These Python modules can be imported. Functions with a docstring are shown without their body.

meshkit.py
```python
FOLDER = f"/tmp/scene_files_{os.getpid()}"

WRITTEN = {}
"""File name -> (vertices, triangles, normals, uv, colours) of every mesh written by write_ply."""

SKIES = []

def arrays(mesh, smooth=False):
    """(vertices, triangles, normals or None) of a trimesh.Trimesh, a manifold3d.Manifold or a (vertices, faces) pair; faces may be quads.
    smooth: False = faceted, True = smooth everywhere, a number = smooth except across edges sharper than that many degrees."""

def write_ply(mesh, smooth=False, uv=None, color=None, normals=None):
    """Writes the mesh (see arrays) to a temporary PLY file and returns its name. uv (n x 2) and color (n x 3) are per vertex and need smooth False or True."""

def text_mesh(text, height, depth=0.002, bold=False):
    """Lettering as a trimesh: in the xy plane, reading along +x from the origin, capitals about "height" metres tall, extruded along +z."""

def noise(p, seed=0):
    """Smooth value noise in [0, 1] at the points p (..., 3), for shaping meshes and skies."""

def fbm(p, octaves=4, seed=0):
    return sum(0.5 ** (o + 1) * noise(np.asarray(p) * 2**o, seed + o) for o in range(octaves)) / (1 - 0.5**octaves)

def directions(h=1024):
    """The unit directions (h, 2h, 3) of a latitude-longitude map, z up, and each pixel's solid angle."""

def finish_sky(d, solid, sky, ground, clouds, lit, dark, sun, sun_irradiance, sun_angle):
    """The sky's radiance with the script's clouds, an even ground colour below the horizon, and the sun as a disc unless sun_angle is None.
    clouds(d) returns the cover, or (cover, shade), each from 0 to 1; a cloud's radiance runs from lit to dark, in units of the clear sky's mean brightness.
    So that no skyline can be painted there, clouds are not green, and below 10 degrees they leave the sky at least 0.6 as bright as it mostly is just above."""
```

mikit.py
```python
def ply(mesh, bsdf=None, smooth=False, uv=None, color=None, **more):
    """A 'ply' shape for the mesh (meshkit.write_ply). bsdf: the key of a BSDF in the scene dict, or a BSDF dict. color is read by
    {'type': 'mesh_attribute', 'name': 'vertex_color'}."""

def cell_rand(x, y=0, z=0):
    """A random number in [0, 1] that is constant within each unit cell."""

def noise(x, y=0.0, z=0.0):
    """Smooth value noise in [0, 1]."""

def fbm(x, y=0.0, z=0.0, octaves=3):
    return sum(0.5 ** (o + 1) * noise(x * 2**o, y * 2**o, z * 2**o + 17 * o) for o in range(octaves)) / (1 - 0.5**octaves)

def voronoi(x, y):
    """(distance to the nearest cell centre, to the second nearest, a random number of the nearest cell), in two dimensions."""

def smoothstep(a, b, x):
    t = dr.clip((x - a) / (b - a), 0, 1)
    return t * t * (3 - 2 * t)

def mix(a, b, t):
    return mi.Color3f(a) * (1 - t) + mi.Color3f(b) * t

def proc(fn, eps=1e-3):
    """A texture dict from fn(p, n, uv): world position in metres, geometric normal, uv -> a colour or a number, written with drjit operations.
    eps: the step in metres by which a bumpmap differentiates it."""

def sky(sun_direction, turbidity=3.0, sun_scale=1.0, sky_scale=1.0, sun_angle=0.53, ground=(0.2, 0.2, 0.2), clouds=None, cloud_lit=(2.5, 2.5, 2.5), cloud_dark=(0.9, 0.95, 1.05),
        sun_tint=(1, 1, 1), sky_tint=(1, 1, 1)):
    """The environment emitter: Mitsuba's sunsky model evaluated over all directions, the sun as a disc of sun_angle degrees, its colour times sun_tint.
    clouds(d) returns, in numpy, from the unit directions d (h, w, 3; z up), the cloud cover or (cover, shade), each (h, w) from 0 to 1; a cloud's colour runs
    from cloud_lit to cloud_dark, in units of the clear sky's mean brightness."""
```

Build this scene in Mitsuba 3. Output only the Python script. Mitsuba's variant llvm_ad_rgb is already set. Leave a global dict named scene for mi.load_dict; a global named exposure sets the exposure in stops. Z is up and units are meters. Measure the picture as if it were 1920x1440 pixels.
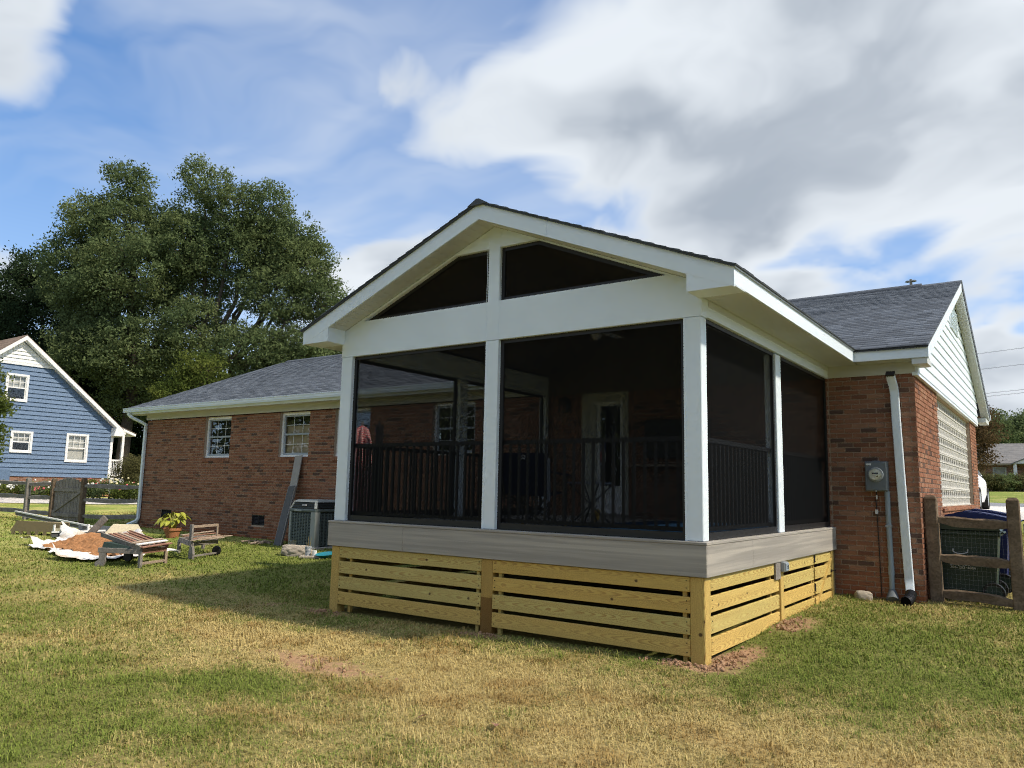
import math, random, numpy as np, trimesh, mitsuba as mi, drjit as dr, mikit, meshkit
from mikit import proc, noise, fbm, cell_rand, smoothstep, mix
from shapely.geometry import Polygon, box as sbox
from scipy.interpolate import RBFInterpolator, RegularGridInterpolator
T = mi.ScalarTransform4f
rng = np.random.default_rng(11)
scene, labels = {}, {}
# ---------------------------------------------------------------- camera, sky, exposure
YAW, PITCH, ROLL = math.radians(-35.518), math.radians(7.713), math.radians(1.166)
CAM = np.array([2.688, -6.807, 0.45])
_f = np.array([math.sin(YAW) * math.cos(PITCH), math.cos(YAW) * math.cos(PITCH), math.sin(PITCH)])
_r = np.array([math.cos(YAW), -math.sin(YAW), 0.0]); _u = np.cross(_r, _f)
_up = -math.sin(ROLL) * _r + math.cos(ROLL) * _u
scene['camera'] = {'type': 'perspective', 'fov': 2 * math.degrees(math.atan(960 / 1441.857)), 'fov_axis': 'x', 'near_clip': 0.1, 'far_clip': 3000.0,
                   'to_world': T().look_at(origin=CAM.tolist(), target=(CAM + _f).tolist(), up=_up.tolist())}
SUN = np.array([0.95, 0.13, 1.0])


def cloud_cover(d):
    """Fair-weather sky: a broken bank of cumulus to the north and east with grey bellies, thin streaks and open blue to the north-west."""
    el = np.degrees(np.arcsin(np.clip(d[..., 2], -1, 1))); az = np.degrees(np.arctan2(d[..., 0], d[..., 1]))
    k = 1.0 / np.maximum(d[..., 2] + 0.30, 0.05)
    p = np.stack([d[..., 0] * k, d[..., 1] * k, 0 * k], -1)
    w1 = np.stack([meshkit.fbm(p * 2.2 + o, 4, 3 + o) - 0.5 for o in (0, 7)] + [0 * k], -1)
    q = p + 0.40 * w1
    big = meshkit.fbm(q * 2.0 + 31.7, 3, 5)
    fine = meshkit.fbm(q * 5.5 + 9.1, 6, 8)
    wisp = meshkit.fbm(np.stack([q[..., 0] * 3.2 + q[..., 1] * 1.2, q[..., 1] * 9 - q[..., 0] * 5, 0 * k], -1) + 3.3, 5, 12)

    def g(a, e, sa, se):
        da = (az - a + 180) % 360 - 180
        return np.exp(-0.5 * ((da / sa) ** 2 + ((el - e) / se) ** 2))
    bias = 0.05 + 0.24 * g(-15, 27, 17, 11) + 0.17 * g(-36, 27.5, 11, 5.5) + 0.26 * g(6, 36, 24, 11) - 0.42 * g(-58, 30, 14, 10) - 0.14 * g(-42, 40, 12, 5) + 0.50 * g(-70.5, 28, 4.0, 6.0) - 0.10 * g(-37, 20, 7, 2.6) \
        - 0.22 * g(-9, 15.5, 6, 2.6) - 0.12 * g(4, 13, 5, 3) + 0.30 * g(-43, 14.5, 4.5, 4.0) - 0.25 * g(-60, 18, 8, 5) + 0.22 * g(2, 19, 7, 4)
    s = big * 0.46 + fine * 0.58 + bias - 0.52
    cover = np.clip((s + 0.045) / 0.19, 0, 1); cover = cover * cover * (3 - 2 * cover)
    thin = np.clip((wisp - 0.36) * 1.7 + 0.26 * g(-40, 26, 14, 7), 0, 0.60) * np.clip(0.55 + 1.2 * (big - 0.4), 0.25, 1) + 0.22 * np.clip(1 - el / 26, 0, 1)
    cover = np.maximum(cover, thin)
    soft = meshkit.fbm(q * 3.1 + 71, 5, 21)
    belly = 0.92 * np.clip((s - 0.03) / 0.34, 0, 1) ** 0.8 * np.clip(0.62 + 2.6 * (soft - 0.47) + 1.9 * (fine - 0.5), 0.05, 1) * np.clip(0.85 + 0.9 * (fine - 0.5), 0, 1)
    return np.clip(cover, 0, 1), np.clip(belly, 0, 1)


scene['sky'] = mikit.sky(SUN.tolist(), turbidity=3.0, sun_scale=0.60, sun_angle=2.8, sun_tint=(0.93, 1.0, 1.12), clouds=cloud_cover, cloud_lit=(1.90, 2.02, 2.14), cloud_dark=(0.86, 0.99, 1.17),
                         sky_tint=(0.80, 0.91, 1.05), ground=(0.16, 0.15, 0.09))
exposure = 2.42

# ---------------------------------------------------------------- helpers
_count = {}


def numbered(k):
    n = _count.get(k, -1) + 1
    _count[k] = n
    return k if n == 0 else f'{k}_{n:03d}'


def tag(key, label=None, cat=None, group=None, kind=None):
    d = labels.setdefault(key, {})
    for a, b in (('label', label), ('category', cat), ('group', group), ('kind', kind)):
        if b: d[a] = b
    return key


def thing(name, label=None, cat=None, group=None, kind=None):
    return tag(numbered(name), label, cat, group, kind)


def put(shape, name, parent=None, label=None, kind=None):
    key = numbered(f'{parent}__{name}' if parent else name)
    scene[key] = shape
    if label or kind: tag(key, label, None, None, kind)
    return key


def part(parent, name, mesh, bsdf, smooth=False, label=None, kind=None, to_world=None, **more):
    shape = mikit.ply(mesh, bsdf, smooth=smooth, **more)
    if to_world is not None: shape['to_world'] = to_world
    return put(shape, name, parent, label, kind)


def piece(parent, name, shape, bsdf, tw, label=None):
    """A copy of a shared ply dict."""
    return put({**shape, 'bsdf': {'type': 'ref', 'id': bsdf}, 'to_world': tw}, name, parent, label)


def solo(name, mesh, bsdf, smooth=False, label=None, cat=None, group=None, kind=None, **more):
    key = numbered(name)
    scene[key] = mikit.ply(mesh, bsdf, smooth=smooth, **more)
    return tag(key, label, cat, group, kind)


def hexa(v):
    """Solid of 8 corners: bottom loop 0-3 (counter-clockwise from above), top loop 4-7."""
    f = [[0, 3, 2, 1], [4, 5, 6, 7], [0, 1, 5, 4], [1, 2, 6, 5], [2, 3, 7, 6], [3, 0, 4, 7]]
    f = np.array(f)
    return trimesh.Trimesh(np.array(v, float), np.vstack([f[:, [0, 1, 2]], f[:, [0, 2, 3]]]), process=False)


def box(x0, x1, y0, y1, z0, z1, c=0.0):
    x0, x1 = min(x0, x1), max(x0, x1); y0, y1 = min(y0, y1), max(y0, y1); z0, z1 = min(z0, z1), max(z0, z1)
    if c <= 0:
        return hexa([[x0, y0, z0], [x1, y0, z0], [x1, y1, z0], [x0, y1, z0], [x0, y0, z1], [x1, y0, z1], [x1, y1, z1], [x0, y1, z1]])
    pts = []
    for sx, X in ((1, x0), (-1, x1)):
        for sy, Y in ((1, y0), (-1, y1)):
            for sz, Z in ((1, z0), (-1, z1)):
                pts += [[X, Y + sy * c, Z + sz * c], [X + sx * c, Y, Z + sz * c], [X + sx * c, Y + sy * c, Z]]
    return trimesh.convex.convex_hull(np.array(pts))


def join(ms): return trimesh.util.concatenate([m for m in ms])


def frame_of(a, b, up=(0, 0, 1)):
    a, b = np.array(a, float), np.array(b, float); t = b - a; L = np.linalg.norm(t); t /= L
    up = np.array(up, float)
    if abs(t @ up) > 0.98: up = np.array([0, 1.0, 0])
    s = np.cross(up, t); s /= np.linalg.norm(s); w = np.cross(t, s)
    return a, t, s, w, L


def bar(a, b, w, h, up=(0, 0, 1), c=0.0, w2=None, h2=None):
    """A squared bar from a to b: w across, h along up; w2, h2 at b."""
    o, t, s, u, L = frame_of(a, b, up)
    w2 = w if w2 is None else w2; h2 = h if h2 is None else h2
    if c > 0:
        m = box(0, L, -w / 2, w / 2, -h / 2, h / 2, c)
        M = np.eye(4); M[:3, 0], M[:3, 1], M[:3, 2], M[:3, 3] = t, s, u, o
        m.apply_transform(M); return m
    q = lambda p, i, j, ww, hh: p + s * i * ww / 2 + u * j * hh / 2
    e = o + t * L
    return hexa([q(o, -1, -1, w, h), q(e, -1, -1, w2, h2), q(e, 1, -1, w2, h2), q(o, 1, -1, w, h), q(o, -1, 1, w, h), q(e, -1, 1, w2, h2), q(e, 1, 1, w2, h2), q(o, 1, 1, w, h)])


def tube(pts, r, n=8, cap=True):
    p = np.asarray(pts, float); r = np.broadcast_to(r, (len(p),)).astype(float)
    t = np.gradient(p, axis=0); t /= np.linalg.norm(t, axis=1, keepdims=True) + 1e-12
    ref = np.array([0, 0, 1.0]) if abs(t[0][2]) < 0.9 else np.array([1.0, 0, 0])
    a = np.cross(t[0], ref); a /= np.linalg.norm(a); rings = []
    ang = np.arange(n) * 2 * np.pi / n
    for i in range(len(p)):
        a = a - t[i] * (a @ t[i]); a /= np.linalg.norm(a); b = np.cross(t[i], a)
        rings.append(p[i] + r[i] * (np.cos(ang)[:, None] * a + np.sin(ang)[:, None] * b))
    v = np.vstack(rings); f = []
    for i in range(len(p) - 1):
        for j in range(n):
            q = [i * n + j, i * n + (j + 1) % n, (i + 1) * n + (j + 1) % n, (i + 1) * n + j]
            f += [[q[0], q[1], q[2]], [q[0], q[2], q[3]]]
    if cap:
        v = np.vstack([v, p[:1], p[-1:]]); k = len(p) * n
        for j in range(n):
            f += [[k, (j + 1) % n, j], [k + 1, (len(p) - 1) * n + j, (len(p) - 1) * n + (j + 1) % n]]
    return trimesh.Trimesh(v, np.array(f), process=False)


def rtube(pts, w, h, c=0.2):
    """Rectangular pipe (downspout) along points, w across x-ish, h the other way, rounded a little."""
    o = [(-1, -1 + c), (-1, 1 - c), (-1 + c, 1), (1 - c, 1), (1, 1 - c), (1, -1 + c), (1 - c, -1), (-1 + c, -1)]
    p = np.asarray(pts, float); t = np.gradient(p, axis=0); t /= np.linalg.norm(t, axis=1, keepdims=True)
    rings = []
    for i in range(len(p)):
        s = np.array([1.0, 0, 0]); s = s - t[i] * (s @ t[i]); s /= np.linalg.norm(s); u = np.cross(t[i], s)
        rings.append(np.array([p[i] + s * a * w / 2 + u * b * h / 2 for a, b in o]))
    n = len(o); v = np.vstack(rings); f = []
    for i in range(len(p) - 1):
        for j in range(n):
            q = [i * n + j, i * n + (j + 1) % n, (i + 1) * n + (j + 1) % n, (i + 1) * n + j]
            f += [[q[0], q[1], q[2]], [q[0], q[2], q[3]]]
    return trimesh.Trimesh(v, np.array(f), process=False)


def ext_xz(poly, y0, y1):
    """Extrude a shapely polygon of (x, z) from y0 to y1."""
    m = trimesh.creation.extrude_polygon(poly, abs(y1 - y0), engine='earcut')
    v = m.vertices; m2 = trimesh.Trimesh(np.stack([v[:, 0], min(y0, y1) + v[:, 2], v[:, 1]], 1), m.faces[:, ::-1], process=False)
    return m2


def ext_yz(poly, x0, x1):
    m = trimesh.creation.extrude_polygon(poly, abs(x1 - x0), engine='earcut')
    v = m.vertices
    return trimesh.Trimesh(np.stack([min(x0, x1) + v[:, 2], v[:, 0], v[:, 1]], 1), m.faces, process=False)


def ext_xy(poly, z0, z1):
    m = trimesh.creation.extrude_polygon(poly, abs(z1 - z0), engine='earcut'); m.apply_translation([0, 0, min(z0, z1)]); return m


def lathe(profile, n=24):
    return trimesh.creation.revolve(np.array(profile, float), sections=n)


def moved(m, x=0, y=0, z=0, rz=0, rx=0, ry=0):
    m = m.copy()
    for a, ax in ((rx, [1, 0, 0]), (ry, [0, 1, 0]), (rz, [0, 0, 1])):
        if a: m.apply_transform(trimesh.transformations.rotation_matrix(math.radians(a), ax))
    m.apply_translation([x, y, z]); return m


def rects_mesh(r, face, depth, axis):
    """Many shallow boxes (no back): r (n, 4) = u0, u1, z0, z1. axis 'y': outer face at y=face[i] looking -y, sides run back by depth; axis 'x': outer at x looking +x."""
    r = np.asarray(r, float); n = len(r); o = np.broadcast_to(face, (n,)).astype(float)
    c = 0.0022
    u0, u1, z0, z1 = r.T
    fr = np.stack([np.stack([u0 + c, z0 + c], 1), np.stack([u1 - c, z0 + c], 1), np.stack([u1 - c, z1 - c], 1), np.stack([u0 + c, z1 - c], 1)], 1)
    bk = np.stack([np.stack([u0, z0], 1), np.stack([u1, z0], 1), np.stack([u1, z1], 1), np.stack([u0, z1], 1)], 1)
    v = np.zeros((n, 8, 3)); a, b = (0, 1) if axis == 'y' else (1, 0)
    v[:, :4, a] = fr[..., 0]; v[:, :4, 2] = fr[..., 1]; v[:, 4:, a] = bk[..., 0]; v[:, 4:, 2] = bk[..., 1]
    s = 1 if axis == 'y' else -1
    v[:, :4, b] = o[:, None]; v[:, 4:, b] = o[:, None] + s * depth
    q = np.array([[0, 1, 2, 3], [4, 5, 1, 0], [5, 6, 2, 1], [6, 7, 3, 2], [7, 4, 0, 3]])
    f = np.vstack([q[:, [0, 1, 2]], q[:, [0, 2, 3]]])
    f = (f[None] + 8 * np.arange(n)[:, None, None]).reshape(-1, 3)
    return trimesh.Trimesh(v.reshape(-1, 3), f, process=False)


# ---------------------------------------------------------------- materials
def rgb(*c): return {'type': 'rgb', 'value': [float(x) for x in c]}
def M(key, d): scene[key] = d
def flat(key, c, rough=None, spec=0.4, metal=0.0):
    if rough is None: M(key, {'type': 'twosided', 'bsdf': {'type': 'diffuse', 'reflectance': rgb(*c)}})
    else: M(key, {'type': 'twosided', 'bsdf': {'type': 'principled', 'base_color': rgb(*c), 'roughness': rough, 'specular': spec, 'metallic': metal}})
def procmat(key, fn, rough=0.8, spec=0.3): M(key, {'type': 'twosided', 'bsdf': {'type': 'principled', 'base_color': proc(fn), 'roughness': rough, 'specular': spec}})


BL, BH, BZ = 0.2127, 0.0677, -1.25


def brick_tone(u, z, p):
    j = dr.floor((z - BZ) / BH); off = (j - 2 * dr.floor(j / 2)) * (BL / 2)
    i = dr.floor((u - off) / BL)
    r, r2, r3 = cell_rand(i, j, 1), cell_rand(i, j, 2), cell_rand(i, j, 3)
    c = mix((0.265, 0.112, 0.062), (0.315, 0.150, 0.088), r)
    c = dr.select(r2 > 0.86, mix((0.36, 0.19, 0.115), (0.30, 0.155, 0.095), r), c)
    c = dr.select(r3 < 0.085, mix((0.105, 0.062, 0.046), (0.16, 0.088, 0.06), r), c)
    c = dr.select((r3 > 0.085) & (r3 < 0.2), c * 0.74, c)
    n = fbm(p.x * 60, p.y * 60, p.z * 90, 3)
    return c * (0.60 + 0.42 * n) * mi.Color3f(0.98, 1.0, 1.04)


def f_brick(p, n, uv):
    u = dr.select(dr.abs(n.x) > 0.6, p.y, p.x)
    dirt = smoothstep(-0.45, -0.95, p.z + 0.25 * fbm(u * 2.0, p.z * 2, 3.0, 2) - 0.1)
    c = brick_tone(u, p.z, p)
    return mix(c, c * mi.Color3f(1.05, 0.80, 0.58), dirt)


def f_brick_wall(p, n, uv):
    u = dr.select(dr.abs(n.x) > 0.6, p.y, p.x)
    z = (p.z - BZ) / BH; j = dr.floor(z); off = (j - 2 * dr.floor(j / 2)) * (BL / 2); uu = (u - off) / BL; i = dr.floor(uu)
    m = (z - j > 0.86) | (uu - i > 0.955)
    return dr.select(m, mi.Color3f(0.36, 0.30, 0.25), brick_tone(u, p.z, p))


procmat('brick_face', f_brick, 0.85, 0.2)
procmat('brick_laid', f_brick_wall, 0.85, 0.2)
procmat('mortar', lambda p, n, uv: mix((0.33, 0.255, 0.195), (0.42, 0.34, 0.265), fbm(p.x * 25, p.y * 25, p.z * 25, 3)), 0.95, 0.1)
procmat('white_metal', lambda p, n, uv: mi.Color3f(0.665, 0.74, 0.795) * (0.94 + 0.08 * fbm(p.x * 1.7, p.y * 1.7, p.z * 1.1, 3)), 0.38, 0.5)
procmat('white_vinyl', lambda p, n, uv: mi.Color3f(0.52, 0.545, 0.53) * (0.92 + 0.1 * fbm(p.x * 2.3, p.y * 2.3, p.z * 2.3, 3)), 0.5, 0.4)
procmat('cream_trim', lambda p, n, uv: mi.Color3f(0.51, 0.505, 0.43) * (0.92 + 0.1 * fbm(p.x * 2.3, p.y * 2.3, p.z * 2.3, 3)), 0.6, 0.3)
flat('black_metal', (0.012, 0.012, 0.013), 0.45, 0.4)
flat('window_white', (0.76, 0.77, 0.77), 0.4, 0.4)
flat('sash_grey', (0.30, 0.34, 0.37), 0.5, 0.4)
flat('dark_void', (0.006, 0.006, 0.006))
M('pane_glass', {'type': 'thindielectric', 'int_ior': 1.5})
M('screen_mesh', {'type': 'blendbsdf', 'weight': 0.52, 'bsdf_0': {'type': 'null'}, 'bsdf_1': {'type': 'twosided', 'bsdf': {'type': 'principled', 'base_color': rgb(0.004, 0.0048, 0.0055), 'roughness': 0.7, 'specular': 0.06}}})


def f_shingle(p, n, uv):
    g = fbm(p.x * 90, p.y * 90, p.z * 90, 2); b = noise(p.x * 2.2, p.y * 2.2, p.z * 1.1)
    return mix((0.062, 0.073, 0.088), (0.108, 0.123, 0.145), g) * (0.85 + 0.3 * b)


for _i, _k in enumerate((0.82, 0.95, 1.06, 1.2)):
    procmat(f'shingle_{"abcd"[_i]}', (lambda k: lambda p, n, uv: f_shingle(p, n, uv) * k)(_k), 0.9, 0.25)
M('shingle_mixed', {'type': 'twosided', 'bsdf': {'type': 'principled', 'base_color': {'type': 'mesh_attribute', 'name': 'vertex_color'}, 'roughness': 0.9, 'specular': 0.25}})
M('tinted', {'type': 'twosided', 'bsdf': {'type': 'principled', 'base_color': {'type': 'mesh_attribute', 'name': 'vertex_color'}, 'roughness': 0.85, 'specular': 0.2}})


def wood_grain(a, c, row, seed):
    """a along the board, c across it (metres), row a number per board: light pine with cathedral rings, knots and saw marks."""
    s = cell_rand(row, seed, 5); a = a + s * 37.0
    w = (fbm(a * 1.6, s * 9.0, 0.5, 2) - 0.5)
    ck = a / 1.45; ce = dr.floor(ck); t = (ck - ce - 0.25 - 0.5 * cell_rand(ce, row, 3)) * 1.45
    off = c + (s - 0.5) * 0.05 + 0.030 * (noise(a * 1.1, s * 5, 2.0) - 0.5)
    ring = dr.abs(t) * 7.5 + off * off * 1500 + 2.2 * fbm(a * 2.3, c * 16, s * 5, 3) + 0.5 * noise(a * 9, c * 60, s)
    g = ring - dr.floor(ring); line = smoothstep(0.30, 0.85, g) * (1 - smoothstep(0.90, 1.0, g)) * (0.45 + 0.8 * noise(a * 0.8, c * 20, s + 3.0))
    fine = noise(a * 6, c * 420, s)
    ka = a * 1.15; ci = dr.floor(ka); kx = (ka - ci - 0.2 - 0.6 * cell_rand(ci, row, 7)) / 1.15; kc = c - (cell_rand(ci, row, 8) - 0.5) * 0.09
    kd = dr.sqrt(kx * kx + kc * kc * 1.6); knot = (1 - smoothstep(0.012, 0.021, kd)) * dr.select(cell_rand(ci, row, 9) > 0.72, 1.0, 0.0)
    return line, fine, knot, s, w


def pine(a, c, row, seed):
    line, fine, knot, s, w = wood_grain(a, c, row, seed)
    base = mix((0.54, 0.37, 0.095), (0.62, 0.455, 0.145), s)
    base = mix(base, mi.Color3f(0.50, 0.44, 0.16), smoothstep(0.35, 0.8, cell_rand(row, seed, 6)) * 0.75)
    col = mix(base, mi.Color3f(0.33, 0.175, 0.045), line * 0.80) * (0.88 + 0.22 * fine)
    return mix(col, mi.Color3f(0.07, 0.035, 0.015), knot * 0.9)


SK0, SKP = -1.020, 0.1890
procmat('pine_along_x', lambda p, n, uv: pine(p.x, p.z - (SK0 + (dr.floor((p.z - SK0) / SKP) + 0.4) * SKP), dr.floor((p.z - SK0) / SKP) + dr.select(p.x < -2.44, 10.0, 20.0), 1.0), 0.7, 0.3)
procmat('pine_along_y', lambda p, n, uv: pine(p.y, p.z - (SK0 + (dr.floor((p.z - SK0) / SKP) + 0.4) * SKP), dr.floor((p.z - SK0) / SKP) + dr.select(p.y < 2.25, 30.0, dr.select(p.y < 3.73, 40.0, 50.0)), 2.0), 0.7, 0.3)
procmat('pine_post', lambda p, n, uv: pine(p.z, p.x * 0.7 + p.y * 0.7, dr.floor(p.x * 3), 3.0) * 0.92, 0.7, 0.3)
def f_wetpost(p, n, uv):
    c = pine(p.z, p.x * 0.7 + p.y * 0.7, dr.floor(p.x * 3), 3.0)
    return c * dr.select(p.z < -0.72 + 0.004 * noise(p.x * 90), mi.Color3f(0.38, 0.26, 0.16), mi.Color3f(0.80, 0.66, 0.52))
procmat('pine_post_wet', f_wetpost, 0.65, 0.35)


def f_comp(a, c, s):
    st = fbm(a * 0.9 + s * 5, c * 34, s, 3); f2 = noise(a * 3.0, c * 260, s)
    b = fbm(a * 0.5 + 3 * s, c * 9, 2.0 + s, 2)
    return mix((0.265, 0.248, 0.222), (0.385, 0.358, 0.312), smoothstep(0.30, 0.72, 0.6 * st + 0.4 * b)) * (0.93 + 0.12 * f2)


procmat('composite', lambda p, n, uv: dr.select(dr.abs(n.x) > 0.6, f_comp(p.y, p.z, 1.0), f_comp(p.x, dr.select(dr.abs(n.z) > 0.6, p.y, p.z), 2.0)), 0.6, 0.3)
procmat('weathered', lambda p, n, uv: mix((0.135, 0.122, 0.108), (0.31, 0.285, 0.255), fbm(p.x * 9 + p.z * 7, p.y * 9, p.z * 5, 3)) * (0.72 + 0.5 * noise(p.x * 60 + p.y * 50, p.z * 90)), 0.9, 0.15)
procmat('fence_wood', lambda p, n, uv: mix((0.095, 0.066, 0.042), (0.205, 0.158, 0.112), fbm(p.x * 5 + p.y * 5, p.z * 12, 1.0, 3)) * (0.70 + 0.55 * noise(p.x * 55 + p.y * 50, p.z * 60)), 0.9, 0.15)
procmat('red_wood', lambda p, n, uv: mix((0.18, 0.085, 0.055), (0.33, 0.19, 0.135), fbm(p.x * 9, p.y * 9, p.z * 9, 3)) * (0.75 + 0.4 * noise(p.x * 60, p.y * 60, p.z * 60)), 0.85, 0.15)
procmat('tan_wood', lambda p, n, uv: mix((0.27, 0.205, 0.15), (0.40, 0.32, 0.24), fbm(p.x * 9, p.y * 9, p.z * 9, 3)), 0.85, 0.15)
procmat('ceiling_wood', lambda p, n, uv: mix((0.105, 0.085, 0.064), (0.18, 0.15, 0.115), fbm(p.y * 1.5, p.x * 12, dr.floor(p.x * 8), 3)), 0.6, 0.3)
procmat('soil', lambda p, n, uv: mix((0.22, 0.105, 0.045), (0.46, 0.235, 0.11), fbm(p.x * 22, p.y * 22, p.z * 22, 4)), 0.95, 0.1)
flat('galvanised', (0.30, 0.33, 0.35), 0.45, 0.5, 0.25)
flat('meter_grey', (0.125, 0.145, 0.16), 0.5, 0.4)
flat('pvc_grey', (0.25, 0.30, 0.34), 0.5, 0.4)
flat('black_plastic', (0.015, 0.015, 0.017), 0.4, 0.4)
procmat('clay', lambda p, n, uv: mix((0.24, 0.14, 0.08), (0.42, 0.27, 0.165), fbm(p.x * 22, p.y * 22, p.z * 22, 3)), 0.95, 0.1)
# ---------------------------------------------------------------- ground
_gp = np.array([(-18.1, 4.8, -.82), (-12.2, 4.8, -.86), (.24, 4.8, -.93), (1.3, 4.9, -.945), (2.2, 4.75, -.95), (.02, 4.57, -.935), (.02, 2.25, -.955), (.02, 0, -1.075), (-1, -.03, -1.09), (-2.45, -.03, -1.095), (-4.8, -.03, -1.125), (-2.4, 2.4, -1.05),
                (-10, .5, -1.03), (-11.3, 2.7, -.96), (-14.8, 3.7, -.88), (2.7, -6.8, -1.22), (-5, -6, -1.22), (-12, -5, -1.18), (10, -6, -1.18), (5, 0, -1.05), (6, 5, -.95), (-17, 1.5, -.90), (-24, 4.2, -.73), (-21, 4.6, -.78), (-25, 0, -.82), (-30, -5, -.85),
                (-29.3, 7.2, -.50), (-27.2, 10.5, -.52), (-36.7, 10.5, -.24), (-31, 15, -.24), (1.0, 16, .08), (1.2, 20, .1), (.7, 36, .1), (-.3, 47, .45), (-.8, 67, .97), (1.5, 10, -.45), (5, 12, -.35), (-10, 20, -.1), (-25, 25, -.1), (-60, 40, .4), (-60, 0, -.3), (60, 60, 1.0), (40, 0, -.8), (0, 120, 1.5), (-100, 100, 1.0), (0, -60, -1.6), (60, -60, -1.4), (-60, -60, -1.2), (100, 100, 1.2)])
_rbf = RBFInterpolator(_gp[:, :2], _gp[:, 2], kernel='linear', smoothing=0.02)


def _axis(lo, hi, step, far):
    a = list(np.arange(lo, hi + 1e-6, step)); s = step
    while a[-1] < far: s *= 1.25; a.append(a[-1] + s)
    s = step
    while a[0] > -far: s *= 1.25; a.insert(0, a[0] - s)
    return np.array(a)


_gx, _gy = _axis(-32, 8, 0.4, 900), _axis(-9, 24, 0.4, 900)
_X, _Y = np.meshgrid(_gx, _gy, indexing='ij')
_Z = _rbf(np.stack([np.clip(_X, -110, 110).ravel(), np.clip(_Y, -70, 130).ravel()], 1)).reshape(_X.shape)
_gi = RegularGridInterpolator((_gx, _gy), _Z)


def gz(x, y): return float(_gi((x, y)))
def gzs(x, y): return _gi(np.stack([x, y], -1))


def blob(p, x, y, sx, sy): return dr.exp(-0.5 * (dr.square((p.x - x) / sx) + dr.square((p.y - y) / sy)))


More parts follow.
